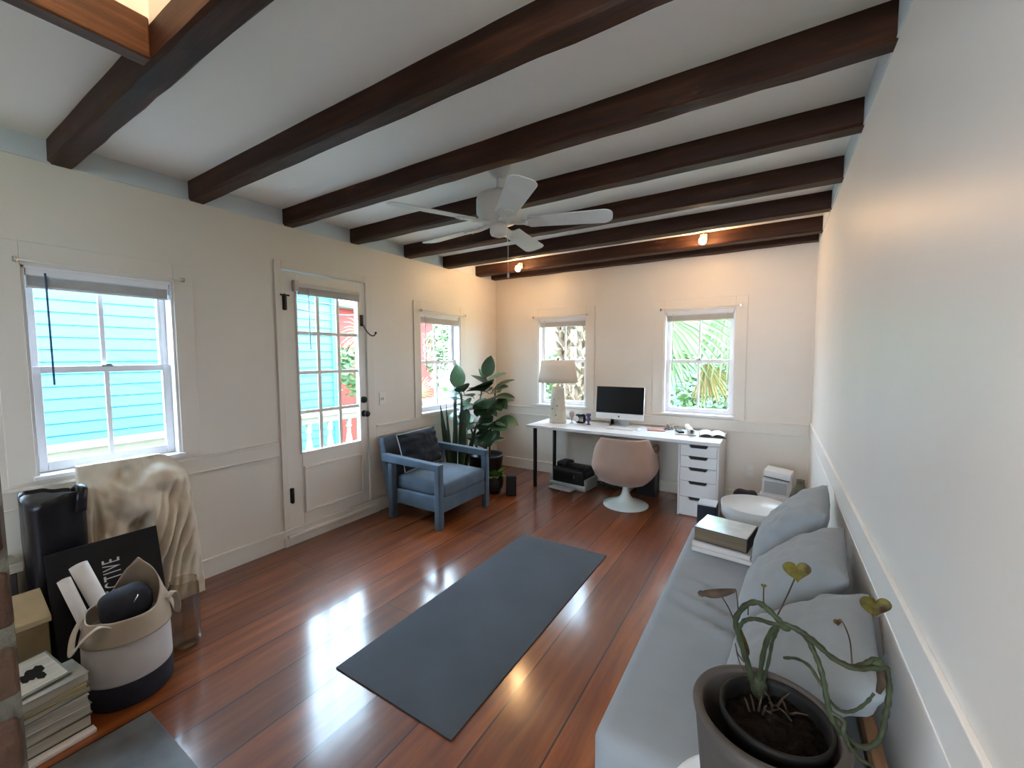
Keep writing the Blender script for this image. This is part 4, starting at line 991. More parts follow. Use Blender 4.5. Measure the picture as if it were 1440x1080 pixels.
LV = [
 ((c[0] - .02, c[1], .86), (-.1, -.9, .1), .22, .08), ((c[0] + .05, c[1], .92), (.6, -.7, .1), .23, .08), ((c[0] - .08, c[1] - .08, .92), (-.2, -.9, -.1), .22, .075), ((c[0] + .02, c[1], 1.12), (.4, -.8, .0), .23, .08), ((c[0] - .06, c[1] - .06, .70), (.1, -.9, -.1), .2, .07), ((c[0] + .12, c[1], .96), (.9, -.4, -.1), .22, .07),
 ((c[0] + .06, c[1], 1.12), (.3, -.7, .4), .22, .06), ((c[0] + .03, c[1], 1.05), (-.3, -.7, .2), .24, .07), ((c[0] + .1, c[1], 1.06), (.9, -.2, .4), .22, .06), ((c[0] - .1, c[1] - .1, 1.0), (.0, -.8, .2), .22, .07), ((c[0] + .1, c[1], .84), (.3, -.8, -.1), .22, .07), ((c[0] - .12, c[1] - .14, .80), (-.2, -.7, -.3), .2, .06), ((c[0] + .16, c[1] - .08, .72), (.3, -.8, .2), .24, .08), ((c[0] + .08, c[1] - .06, .58), (.7, -.4, .0), .22, .075), ((c[0] + .0, c[1] - .04, .66), (-.5, -.5, .1), .22, .07), ((c[0] + .05, c[1], .7), (.2, -.8, -.2), .2, .075),
 ((c[0] + .02, c[1], 1.14), (-.2, -.7, .5), .22, .07), ((c[0] - .05, c[1], 1.02), (.7, -.4, .3), .24, .07), ((c[0] + .12, c[1] + .02, 1.04), (.5, -.6, .3), .24, .07), ((c[0] + .11, c[1] + .04, .95), (.6, -.6, -.1), .24, .075),
 ((c[0] - .15, c[1] - .2, 1.06), (.3, -.6, .45), .22, .07), ((c[0] - .16, c[1] - .24, 1.04), (-.55, -.3, .1), .2, .06), ((c[0] - .15, c[1] - .2, .84), (-.4, -.5, -.2), .2, .06), ((c[0] + .03, c[1], .90), (.1, -.8, -.2), .24, .08), ((c[0] + .0, c[1], .78), (.5, -.6, -.3), .22, .07), ((c[0] + .02, c[1] - .03, .58), (.2, -.8, .1), .22, .08), ((c[0] + .05, c[1] - .05, .5), (.5, -.6, .1), .2, .07), ((c[0] - .04, c[1] - .05, .52), (-.5, -.6, .2), .2, .06),  # base, direction, length, half width
 ((c[0] + .02, c[1], 1.22), (.20, .05, .95), .23, .060), ((c[0] - .17, c[1] - .26, 1.10), (-.15, .0, .95), .25, .070), ((c[0] + .02, c[1], 1.18), (.75, .1, .35), .24, .055),
 ((c[0] - .05, c[1] - .03, 1.08), (.2, -.75, .35), .22, .075), ((c[0] + .13, c[1], 1.10), (.72, .2, .45), .23, .05), ((c[0] + .12, c[1] + .02, 1.0), (.9, .0, .15), .23, .05),
 ((c[0] + .10, c[1] + .03, .92), (.85, .3, .28), .22, .05), ((c[0] - .16, c[1] - .22, .98), (-.3, -.5, .05), .22, .068), ((c[0] - .16, c[1] - .22, .95), (.6, -.5, .05), .23, .07),
 ((c[0] + .0, c[1], 1.10), (.25, -.6, .15), .24, .085), ((c[0] + .06, c[1], .98), (.35, -.7, -.05), .25, .085), ((c[0] - .05, c[1] - .03, .98), (.45, -.45, -.55), .24, .075),
 ((c[0] - .05, c[1], .92), (.8, .0, -.4), .22, .06), ((c[0] - .16, c[1] - .2, .88), (.35, -.3, -.55), .22, .055), ((c[0] + .10, c[1], .86), (-.7, -.2, -.35), .22, .05),
 ((c[0] + .09, c[1] + .02, .82), (-.75, .0, -.3), .20, .045), ((c[0] + .20, c[1] - .08, .74), (.9, .0, .10), .25, .085), ((c[0] + .18, c[1] - .08, .72), (.75, -.5, .0), .24, .080),
 ((c[0] + .14, c[1] - .09, .68), (-.8, -.3, .05), .25, .070), ((c[0] + .12, c[1] - .09, .64), (-.25, -.6, -.35), .22, .085), ((c[0] + .12, c[1] - .09, .62), (.4, -.7, -.3), .20, .085),
 ((c[0] + .06, c[1] - .05, .46), (.8, .0, .45), .22, .050), ((c[0] + .0, c[1] - .05, .44), (-.7, -.3, .55), .24, .04), ((c[0] + .04, c[1] - .05, .40), (-.2, -.6, .4), .2, .05),
 ((c[0] + .02, c[1], 1.2), (-.5, -.2, .7), .14, .02), ((c[0] - .11, c[1] - .12, .70), (-.5, .3, .3), .2, .05)]
for (p, d, L_, W) in LV:
    st.tube([Vector(p) - Vector(d).normalized() * .03 - Vector((0, 0, .015)), p, Vector(p) + Vector(d).normalized() * .03], .004, 5)
    leaf(lf, p, d, (-.15, -.45, 1) if abs(d[2]) < .6 else (.5, -1, .2), L_ * 1.12, W * 1.32, rnd.uniform(.08, .28))
st.build('stems', M['stem'], fp); lf.build('foliage', M['ficus'], fp)
c = (-2.90, 3.455)
sp2 = planter('snake_plant', 'snake plant with upright sword leaves behind the armchair', c, [(0, 0), (.085, 0), (.105, .18), (.112, .20), (.104, .20), (.098, .185), (0, .17)], .099, .178, M['pot'])
sn = MB(); rnd = random.Random(8)
for k, (dx, dy, h, lx, ly) in enumerate(((-.05, -.03, .78, -.10, -.04), (-.01, -.06, .80, -.04, -.03), (.03, -.03, .86, .00, -.02), (.05, .02, .92, .03, .0), (.0, .05, .74, .06, .02), (.07, -.02, .68, .09, .0), (-.06, .03, .66, -.12, .03), (.06, .06, .60, .16, .05), (-.02, .0, .90, .02, .02))):
    def sw(u, v, dx=dx, dy=dy, h=h, lx=lx, ly=ly, k=k):
        w = .030 * (1 - (v ** 3.5)) ** .8 * (.75 + .4 * math.sin(PI * min(1, v * 1.2)))
        a = k * 1.3 + v * .7; q = (u - .5) * 2
        return (c[0] + dx + lx * v + math.cos(a) * w * q, c[1] + dy + ly * v + math.sin(a) * w * q, .175 + h * v + 0 * q)
    sn.grid(sw, 2, 10)
sn.build('foliage', M['snake'], sp2, solid=.004)
c = (-2.525, 3.635)
sm = planter('small_potted_plant', 'small bright green plant in a rounded black pot before the ficus', c,
             [(0, 0), (.062, 0), (.085, .02), (.108, .08), (.112, .135), (.100, .185), (.104, .196), (.096, .196), (.092, .18), (0, .165)], .094, .172, M['pot'])
g = MB(); rnd = random.Random(12)
for k in range(26):
    a = rnd.uniform(-2.5, 1.0); e = rnd.uniform(.35, 1.5)
    leaf(g, (c[0] + .035 * math.cos(a), c[1] + .035 * math.sin(a), .17), (math.cos(a), math.sin(a), e * 1.3), (-math.cos(a), -math.sin(a), 1), rnd.uniform(.12, .17), rnd.uniform(.024, .042), .3, .15, 5)
g.build('foliage', M['lime'], sm)
tag(MB().box(-3.122, -3.108, 3.93, 4.42, .0, .86).build('foam_board', M['white'], origin=(-3.115, 4.17, 0), bevel=.002), 'plain white board standing against the wall behind the ficus', 'board')
o = thing('small_speaker', 'small black box speaker standing on the floor by the desk leg', 'speaker', (-2.315, 3.655, 0))
mm = rz((-2.315, 3.655, 0), 35)
MB(mm).soft((0, 0, .104), (.105, .105, .208), .006, 5).build('cabinet', M['black'], o)
MB(mm).box(-.046, .046, -.056, -.052, .012, .196).build('grille', mat('speaker_cloth', (.02, .02, .022), .95, bump=.4, bscale=900), o)

# ------------------------------------------------------------------ pile by the chimney
# open black bag in a bin
bg = thing('bin_bag', 'open black bag standing under the window beside the chimney', 'bag', (-2.955, .49, 0))
def sq(a, r, n=4.): return r / (abs(math.cos(a)) ** n + abs(math.sin(a)) ** n) ** (1 / n)
def bagf(u, v):
    a = 2 * PI * u; r = sq(a, 1.)
    z = .80 * v + (.016 * math.sin(a * 2 + .6) + .012 * nz(math.cos(a) * 2, math.sin(a) * 2, 3)) * max(0, v - .8) * 5
    wx, wy = .100 + .018 * v, .092 + .010 * v
    k = 1 + .05 * nz(math.cos(a) * 2.5, math.sin(a) * 2.5, v * 3.5) * min(1, v * 3) * (1 if v < .97 else .5)
    return (-2.955 + wx * r * math.cos(a) * k, .490 + wy * r * math.sin(a) * k, z)
MB().grid(bagf, 56, 26, True, True).build('bag_body', M['bagp'], bg, solid=.003)
def binf(u, v):
    a = 2 * PI * u; p = bagf(u, .985 - .25 * v)
    return (-2.955 + (p[0] + 2.955) * (.95 - .04 * v), .490 + (p[1] - .490) * (.95 - .04 * v), p[2] - .006)
MB().grid(binf, 48, 4, True, True).build('lining', M['liner'], bg, solid=.003)
MB().grid(lambda u, v: (-2.955 + .08 * v * math.cos(2 * PI * u), .490 + .075 * v * math.sin(2 * PI * u), .60 + .03 * nz(u * 9, v * 5, 1)), 24, 4, True, True).build('contents', M['navy'], bg)
hd = MB(); hd.tube(smooth_path([(-2.835, .560, .72), (-2.832, .565, .79), (-2.85, .572, .822), (-2.885, .572, .828), (-2.92, .565, .81)], 6), (.022), 8, True, .7); hd.build('strap', M['bagp'], bg)
# plaster relief leaning on the wall
def relief(u, v):
    y = .600 + u * (.512 - .055 * max(0, v) ** 1.5); z = .895 * v
    if v > .80 and u > .72:                      # rounded shoulder
        k = (u - .72) / .28; z -= .10 * k * k * (v - .80) / .2
    d = .010 + .006 * nz(u * 3, v * 4, 1)
    bl = lambda cu, cv, ru, rv, h: h * math.exp(-(((u - cu) / ru) ** 2 + ((v - cv) / rv) ** 2) ** 1.4)
    d += bl(.20, .72, .22, .16, .030) + bl(.46, .74, .16, .13, .042) + bl(.72, .86, .24, .08, .040) + bl(.28, .44, .20, .16, .040) + bl(.60, .56, .13, .18, .030) + bl(.90, .46, .08, .26, .022)
    d -= bl(.40, .90, .10, .05, .024) + bl(.42, .57, .07, .05, .040) + bl(.50, .60, .04, .05, .03) + bl(.10, .60, .03, .18, .02) + bl(.82, .70, .07, .05, .02)
    # drapery falling from the shoulder towards the lower left
    q = (u - .80) + (v - .62) * -.42 if False else (u - .78) - (v - .60) * .45
    m = math.exp(-(q / .20) ** 2) * max(0, min(1, (.86 - v) * 4)) * max(0, min(1, (v + .05) * 5))
    d += m * (.016 + .032 * abs(math.sin(q * 30 + 1.6 * math.sin(v * 6))) ** .8)
    hem = math.exp(-((v - .50 - .05 * math.sin(u * 14)) / .030) ** 2) * (1 if u < .55 else 0) * .018
    d += hem * (1.2 + .8 * math.sin(u * 60))
    d += .004 * nz(u * 14, v * 18, 4)
    d = .010 + (d - .010) * 2.1
    return Vector((-2.990 - .070 * v + d * .95, y, z + .085 * d))
rb = MB(); NU, NV = 74, 110
rb.grid(relief, NU, NV)
w = NU + 1; edge = [i for i in range(w)] + [j * w + NU for j in range(1, NV + 1)] + [NV * w + i for i in range(NU - 1, -1, -1)] + [j * w for j in range(NV - 1, 0, -1)]
o0 = len(rb.v)
for i in edge: rb.v.append(Vector((-3.018 - .075 * (rb.v[i].z / .9), rb.v[i].y, rb.v[i].z)))
ne = len(edge)
for k in range(ne): rb.f.append((edge[k], edge[(k + 1) % ne], o0 + (k + 1) % ne, o0 + k)); rb.s.append(False)
rb.f.append(tuple(o0 + k for k in range(ne))); rb.s.append(False)
tag(rb.build('plaster_relief', M['plaster'], origin=(-3.0, .85, 0)), 'cream plaster relief of gathered drapery leaning on the wall under the window', 'relief')
# black board with lettering
bd = Vector((-.135, 0, .555)).normalized(); nn = Vector((0, 1, 0)).cross(bd).normalized()
bo = thing('black_board', 'black board with pale capital lettering leaning behind the canvas basket', 'board', (-2.645, .63, 0))
mmB = axes((-2.640, .420, .004), (0, 1, 0), bd, nn)
MB(mmB).box(0, .405, 0, .578, -.011, .011).build('board', M['boardblk'], bo, bevel=.002)
def text(body, size, mm, m, name, parent, sx=1.):
    cu = bpy.data.curves.new(name, 'FONT'); cu.body = body; cu.size = size; cu.extrude = .0006; cu.space_character = 1.25
    tmp = bpy.data.objects.new(name, cu); COL.objects.link(tmp)
    me = bpy.data.meshes.new_from_object(tmp.evaluated_get((bpy.context.view_layer.update(), bpy.context.evaluated_depsgraph_get())[1]))
    bpy.data.objects.remove(tmp)
    root = parent
    while root.parent is not None: root = root.parent
    S = Matrix.Diagonal((sx, 1, 1, 1))
    me.transform(Matrix.Translation(-Vector(root.location)) @ mm @ S)
    me.materials.clear(); me.materials.append(m)
    o = bpy.data.objects.new(name, me); COL.objects.link(o); o.parent = parent; return o
tm = mmB @ Matrix.Translation((.243, .312, .0118)) @ Matrix.Rotation(PI / 2, 4, 'Z')
text('ECTIVE', .094, tm, M['ink'], 'lettering', bo, .47)
# paper rolls
def roll(p0, p1, r, label):
    dv = (Vector(p1) - Vector(p0)).normalized(); sx = dv.orthogonal().normalized(); sy = dv.cross(sx)
    mb = MB()
    def f(u, v):
        a = u * 2 * PI * 2.4; rr = r * (.80 + .20 * u) ; p = Vector(p0).lerp(Vector(p1), v)
        return p + sx * (rr * math.cos(a)) + sy * (rr * math.sin(a))
    mb.grid(f, 60, 3)
    tag(mb.build('paper_roll', M['paper'], origin=p0, solid=.0012), label, 'paper roll', 'rolled sheets behind the basket')
roll((-2.588, .640, .012), (-2.668, .505, .515), .033, 'thicker white paper roll standing behind the canvas basket')
roll((-2.572, .560, .010), (-2.640, .452, .478), .023, 'thinner white paper roll standing behind the canvas basket')
# basket
bx, by = -2.378, .587
bs = thing('canvas_basket', 'round white basket with black base and folded cream canvas top', 'basket', (bx, by, 0))
MB().lathe([(0, .0), (.140, .0), (.148, .010), (.149, .104), (.146, .108)], (bx, by), 48).build('black_base', M['navy'], bs)
MB().lathe([(.1445, .102), (.1465, .118), (.1445, .285), (.138, .300)], (bx, by), 48, True, False).build('white_band', M['felt'], bs, solid=.004)
ang0 = math.atan2(.32, -.95)      # far side, away from the chimney passage
def cuff(u, v):
    a = 2 * PI * u
    far = max(0, math.cos(a - 2.15)) ** 1.6
    top = .375 + .012 * nz(math.cos(a) * 2, math.sin(a) * 2, 1) + .175 * far
    z = .275 + (top - .275) * v
    r = .150 + .010 * math.sin(a * 5 + 1) * v * .6 - .018 * v - .050 * far * v * v
    return (bx + r * math.cos(a), by + r * math.sin(a), z)
MB().grid(cuff, 72, 12, True, True).build('canvas_cuff', M['canvas'], bs, solid=.004)
MB().grid(lambda u, v: (bx + .118 * v * math.cos(2 * PI * u), by + .118 * v * math.sin(2 * PI * u), .235 + .05 * (1 - v) + .02 * nz(u * 8, v * 4, 2)), 32, 6, True, True).build('lining', M['navy'], bs)
def strap(pts, name):
    MB().tube(smooth_path(pts, 7), .016, 8, True, .22).build(name, M['canvas'], bs)
strap([(bx + .10, by - .080, .355), (bx + .105, by - .115, .375), (bx + .085, by - .160, .335), (bx + .060, by - .178, .295), (bx + .030, by - .180, .290), (bx - .02, by - .16, .330), (bx - .05, by - .125, .375)], 'strap')
strap([(bx + .075, by + .120, .37), (bx + .062, by + .150, .385), (bx + .040, by + .170, .32), (bx + .02, by + .172, .265), (bx - .01, by + .168, .30), (bx - .04, by + .14, .38)], 'strap')
bk_ = thing('black_pouch', 'soft black pouch stuffed into the canvas basket', 'pouch', (bx, by, .3))
MB().soft((bx + .002, by - .002, .385), (.14, .17, .15), .06, 14, lambda p: (.020 * nz(p.x * 9, p.y * 9, p.z * 9), .012 * nz(p.x * 8, p.y * 8, p.z * 8 + 4), .01 * nz(p.x * 9, p.y * 9 + 5, p.z))).build('pouch_body', M['navy'], bk_)
MB().tube([(bx + .074, by + .00, .40), (bx + .070, by + .025, .435)], .003, 6).build('zip', M['chrome'], bk_)
# jar
jx, jy = -2.490, .835
j = thing('glass_jar', 'tall smoky glass jar standing beside the canvas basket', 'jar', (jx, jy, 0))
MB().lathe([(0, .0), (.052, .0), (.060, .008), (.062, .03), (.062, .315), (.056, .332), (.056, .345), (.052, .345), (.052, .332), (.058, .312), (.058, .03), (.052, .012), (0, .010)], (jx, jy), 40).build('glass_wall', M['smoke'], j)
# boxes
o = thing('cardboard_box', 'brown cardboard box with a paler lid beside the chimney', 'box', (-2.80, .30, 0))
MB().box(-2.815, -2.645, .135, .400, 0, .315).build('box_body', M['card'], o, bevel=.003)
MB().prism([(-2.822, .388), (-2.638, .3155), (-2.638, .340), (-2.822, .412)], 'y', .128, .408).build('lid', M['cardl'], o, bevel=.003)
tag(MB().box(-3.10, -2.945, .14, .36, 0, .47).build('dark_carton', M['book5'], origin=(-3.02, .25, 0), bevel=.004), 'tall dark carton in the corner behind the cardboard box', 'box')
o = thing('silver_magazine', 'silver grey magazine on the dark carton behind the cardboard box', 'magazine', (-3.0, .30, .47))
MB(rz((-3.005, .27, .47), 8)).box(-.06, .075, -.13, .10, 0, .045).build('page_block', M['pages'], o)
MB(rz((-3.005, .27, .47), 8)).box(-.062, .077, -.132, .102, .045, .048).build('cover', M['book1'], o)
# stack of books and papers left of the hearth
def book(x0, x1, y0, y1, z0, z1, ang, cov, label, name='book', grp='books stacked by the hearth', pages='pages', cat='book'):
    c = ((x0 + x1) / 2, (y0 + y1) / 2, z0); hx, hy, t = (x1 - x0) / 2, (y1 - y0) / 2, z1 - z0
    b = thing(name, label, cat, c, grp); mm = rz(c, ang)
    k = min(.003, t * .2)
    MB(mm).box(-hx, hx, -hy, hy, 0, k).box(-hx, hx, -hy, hy, t - k, t).box(-hx, -hx + k, -hy, hy, k, t - k).build('cover', M[cov], b)
    MB(mm).box(-hx + k, hx - .004, -hy + .004, hy - .004, k, t - k).build('page_block', M[pages], b)
    return b
tag(MB(rz((-2.27, .345, 0), 4)).box(-.075, .075, -.15, .085, 0, .016).build('folded_newspaper', M['whitematte'], origin=(-2.27, .345, 0), bevel=.003), 'folded newspaper lying along the hearth edge under the books', 'newspaper')
ST = [(.017, .066, .20, .27, 'book5', 3, 'black book at the bottom of the hearth stack'), (.066, .106, .19, .25, 'book1', 5, 'grey book second from the bottom of the hearth stack'),
      (.106, .152, .185, .245, 'book4', 0, 'thick white book in the middle of the hearth stack'), (.152, .176, .17, .215, 'book2', 8, 'thin olive book above the white one in the hearth stack'),
      (.176, .198, .165, .20, 'book3', -3, 'thin yellow book near the top of the hearth stack'), (.198, .234, .16, .19, 'book1', 6, 'grey book directly under the framed print'),]
for (z0, z1, wx, wy, cv, an, lb) in ST: book(-2.225 - wx, -2.225, .425 - wy, .425, z0 + .0004, z1, an, cv, lb)
pcd = thing('framed_print', 'small print of a dark sketch on pale paper, tilted on the book stack', 'print', (-2.33, .34, .235))
mm = Matrix.Translation((-2.345, .300, .262)) @ Matrix.Rotation(math.radians(12), 4, 'Z') @ Matrix.Rotation(math.radians(14), 4, 'Y')
MB(mm).box(-.09, .09, -.075, .075, -.004, .004).build('backing', M['book2'], pcd)
MB(mm).box(-.082, .082, -.068, .068, .004, .006).build('sheet', M['pages'], pcd)
pk = MB(mm); rnd = random.Random(6)
for k in range(16):
    a = rnd.uniform(0, 6.28); r = rnd.uniform(0, .03); p = (r * math.cos(a) + .01, r * math.sin(a)); w = rnd.uniform(.006, .016)
    pk.add([(p[0] + w * math.cos(t * PI / 3) * 1.6, p[1] + w * math.sin(t * PI / 3), .0064 + k * .00005) for t in range(6)], [tuple(range(6))])
pk.build('sketch', M['sketch'], pcd)
# ------------------------------------------------------------------ daybed
DB = thing('daybed', 'long grey cotton covered daybed along the plain wall', 'daybed', (-.07, 1.93, 0))
bx0, bx1, by0, by1, bt_ = -.408, .245, 1.062, 2.800, .400
def wr(p):
    X, Y = p.x - .08, p.y + 1.93
    if p.z < .05: return (.004 * nz(p.x * 3, p.y * 3, 1), 0, 0)
    z = .004 * nz(p.x * 3, p.y * 2, 5)
    for (yc, xc, k, h) in ((2.02, -.20, .10, .016), (1.86, -.18, .13, .020), (1.73, -.14, .14, .022)):
        d = (p.y + 1.931) - yc + (p.x - .0815 - xc) * .42
        z += h * math.exp(-((p.x - .0815 - xc) / k) ** 2) * (math.exp(-(d / .018) ** 2) - .8 * math.exp(-((d - .035) / .022) ** 2))
    return (0, 0, z)
MB().soft(((bx0 + bx1) / 2, (by0 + by1) / 2, .225), (bx1 - bx0, by1 - by0, .35), .045, (44, 110, 10), wr).build('mattress', M['bed'], DB)
for x in (bx0 + .05, bx1 - .05):
    for y in (by0 + .08, by1 - .08): MB().lathe([(.0, .0), (.020, 0), (.026, .06)], (x, y), 12).build('leg', M['oak'], DB)
MB().box(bx0 + .02, bx1 - .005, by0 + .03, by1 - .02, .035, .062).build('base_frame', M['oak'], DB, bevel=.004)
rl = MB().box(.232, .262, .93, 2.78, .445, .485); rl.ball((.262, .985, .490), (.026, .030, .026), 14, 10)
rl.build('back_rail', M['oak'], DB, bevel=.006)
for y in (1.0, 2.74): MB().box(.235, .260, y - .02, y + .02, 0, .446).build('back_post', M['oak'], DB, bevel=.004)
def wall_cushion(yc, w, h, t, tilt, zc, xc, seed, label, yaw=0):
    d = Vector((math.sin(math.radians(tilt)), 0, math.cos(math.radians(tilt))))
    y = Vector((math.sin(math.radians(yaw)), math.cos(math.radians(yaw)), 0)); d = (d - y * d.dot(y)).normalized()
    n = d.cross(y)
    mm = axes((xc, yc, zc), y, d, -n)
    o, rim = pillow('cushion', M['pil'], w, h, t * 1.12, mm, seed, .006, 34, .055, origin=(xc, yc, zc - h / 2))
    tag(o, label, 'cushion', 'grey cushions along the daybed')
    return o
wall_cushion(2.525, .535, .43, .15, 41, .600, .102, 1.0, 'grey cushion on the daybed beside the books, farthest from the pot', 5)
wall_cushion(1.965, .525, .44, .155, 48, .582, .088, 4.2, 'middle grey cushion of the three on the daybed', 5)
wall_cushion(1.435, .51, .45, .155, 52, .572, .082, 7.7, 'grey cushion on the daybed just behind the drooping plant', 5)
# books on the daybed
zb = bt_ + .004
b1 = book(-.335, -.045, 2.37, 2.62, zb, zb + .020, -7, 'book4', 'thin pale book at the bottom of the daybed stack', 'book', 'books stacked on the daybed', 'pagesw')
b2 = book(-.332, -.048, 2.385, 2.64, zb + .0205, zb + .044, -9, 'book4', 'pale book second from the bottom of the daybed stack', 'book', 'books stacked on the daybed', 'pagesw')
zz = zb + .0445
b3 = thing('book', 'thick dark sided book with a glossy cover on top of the daybed stack', 'book', (-.19, 2.53, zz), 'books stacked on the daybed')
mm = rz((-.197, 2.520, zz), -10)
MB(mm).box(-.132, .132, -.115, .115, 0, .004).box(-.132, .132, -.115, .115, .070, .074).box(.128, .132, -.115, .115, .004, .070).build('cover', M['book5'], b3, bevel=.001)
MB(mm).box(-.128, .127, -.110, .111, .004, .070).build('page_block', M['pagesb'], b3)
MB(mm).box(-.128, .128, -.111, .111, .074, .0752).build('cover_picture', M['gloss'], b3)
# ------------------------------------------------------------------ corner behind the daybed
tr = thing('tray_table', 'round white tray table at the far end of the daybed', 'table', (-.075, 3.205, 0))
zt = .455
MB().lathe([(0, zt - .10), (.19, zt - .10), (.205, zt - .085), (.212, zt), (.206, zt), (.200, zt - .016), (0, zt - .016)], (-.075, 3.205), 56).build('tray_top', M['tray'], tr)
MB().lathe([(.030, .012), (.030, zt - .10)], (-.075, 3.205), 16).lathe([(0, 0), (.15, 0), (.15, .010), (.03, .016)], (-.075, 3.205), 32).build('pedestal', M['white'], tr)
sb = thing('black_box', 'glossy topped black box standing between drawer unit and daybed', 'box', (-.375, 3.26, 0))
MB().soft((-.375, 3.26, .195), (.125, .135, .39), .004, 4).build('box_body', M['navy'], sb)
MB().box(-.436, -.314, 3.194, 3.326, .390, .400).build('top_plate', mat('sky_reflection_lid', (.55, .60, .66), .08, coat=1.), sb, bevel=.001)  # sky reflected in the dark lid is put into its pale blue colour
o = MB().soft((-.185, 4.28, .118), (.20, .20, .235), .06, 12, lambda p: (.012 * nz(p.x * 8, p.y * 8, p.z * 8), .01 * nz(p.x * 8 + 3, p.y * 8, p.z * 8), .02 * nz(p.x * 9, p.y * 9, 2))).build('black_bag', M['navy'], origin=(-.185, 4.28, 0))
tag(o, 'lumpy black bag on the floor below the wall outlet', 'bag')
wb1 = thing('white_box', 'open fronted white box standing behind the tray table', 'box', (.055, 4.28, 0))
mm = rz((.058, 4.27, 0), -8)
MB(mm).box(-.125, .115, -.10, .12, 0, .25).build('box_body', M['whitematte'], wb1, bevel=.003)
MB(mm).box(-.105, .095, -.085, .10, .25, .385).build('box_tray', M['white'], wb1, bevel=.003)
MB(mm).box(-.088, .078, -.0875, -.084, .268, .37).build('painted_inside_shade', mat('shaded_card', (.42, .42, .42), .8), wb1)  # flat grey sheet painted as the shade inside the box front
wb2 = thing('white_box', 'slim white box tilted on top of the other white box', 'box', (.06, 4.28, .385))
mm = rz((.062, 4.27, .405), -8) @ Matrix.Rotation(math.radians(5), 4, 'Y') 
MB(mm).box(-.10, .098, -.10, .10, 0, .055).build('box_body', M['white'], wb2, bevel=.003)
MB(mm).box(-.096, .094, -.102, -.0995, -.006, .002).build('gap', M['black'], wb2)
vs_ = thing('dark_vase', 'dark olive bottle shaped vase in the corner behind the daybed cushions', 'vase', (.205, 3.95, 0))
MB().lathe([(0, 0), (.055, 0), (.066, .05), (.070, .22), (.068, .34), (.052, .40), (.030, .43), (.028, .47), (.033, .475), (.024, .475), (0, .44)], (.205, 3.95), 28).build('body', mat('olive_glaze', (.07, .07, .04), .4, var=.3), vs_)

# ------------------------------------------------------------------ drooping plant in the foreground
px_, py_ = .010, .893
stl = thing('side_stool', 'white round topped stool carrying the potted plant', 'stool', (.012, .905, 0))
sx_, sy_ = .010, .905; zs_ = .500
MB().lathe([(0, zs_ - .022), (.160, zs_ - .022), (.176, zs_ - .016), (.180, zs_ - .006), (.180, zs_ + .012), (.172, zs_ + .012), (.170, zs_), (0, zs_)], (sx_, sy_), 56).build('stool_top', M['white'], stl)
for k in range(3):
    a = math.radians(-90 + 120 * k); MB().tube([(sx_ + .11 * math.cos(a), sy_ + .11 * math.sin(a), zs_ - .02), (sx_ + .125 * math.cos(a), sy_ + .125 * math.sin(a), 0)], [.014, .011], 10).build('leg', M['white'], stl)
PT = thing('potted_plant', 'drooping fleshy plant in a dark pot inside a larger grey pot', 'plant', (px_, py_, zs_))
zr = .780
MB().lathe([(0, zs_ + .002), (.092, zs_ + .002), (.098, zs_ + .010), (.112, zs_ + .12), (.124, zr - .03), (.130, zr - .004), (.128, zr), (.114, zr), (.111, zr - .006), (.104, zs_ + .12), (.09, zs_ + .03), (0, zs_ + .03)], (px_, py_), 64).build('outer_pot', M['conc'], PT)
ix, iy = .022, .905
MB().lathe([(0, zs_ + .045), (.066, zs_ + .045), (.072, zs_ + .05), (.088, zr - .02), (.0945, zr - .014), (.0945, zr), (.089, zr), (.086, zr - .012), (.07, zs_ + .1), (0, zs_ + .1)], (ix, iy), 56).build('inner_pot', M['potin'], PT)
def soilf(u, v):
    a = 2 * PI * u; r = .0855 * v; x, y = ix + r * math.cos(a), iy + r * math.sin(a)
    return (x, y, zr - .032 + .012 * (1 - v) + .010 * nz(x * 45, y * 45, 1) + .006 * nz(x * 110, y * 110, 3))
MB().grid(soilf, 64, 22, True, True).build('soil', M['soil'], PT)
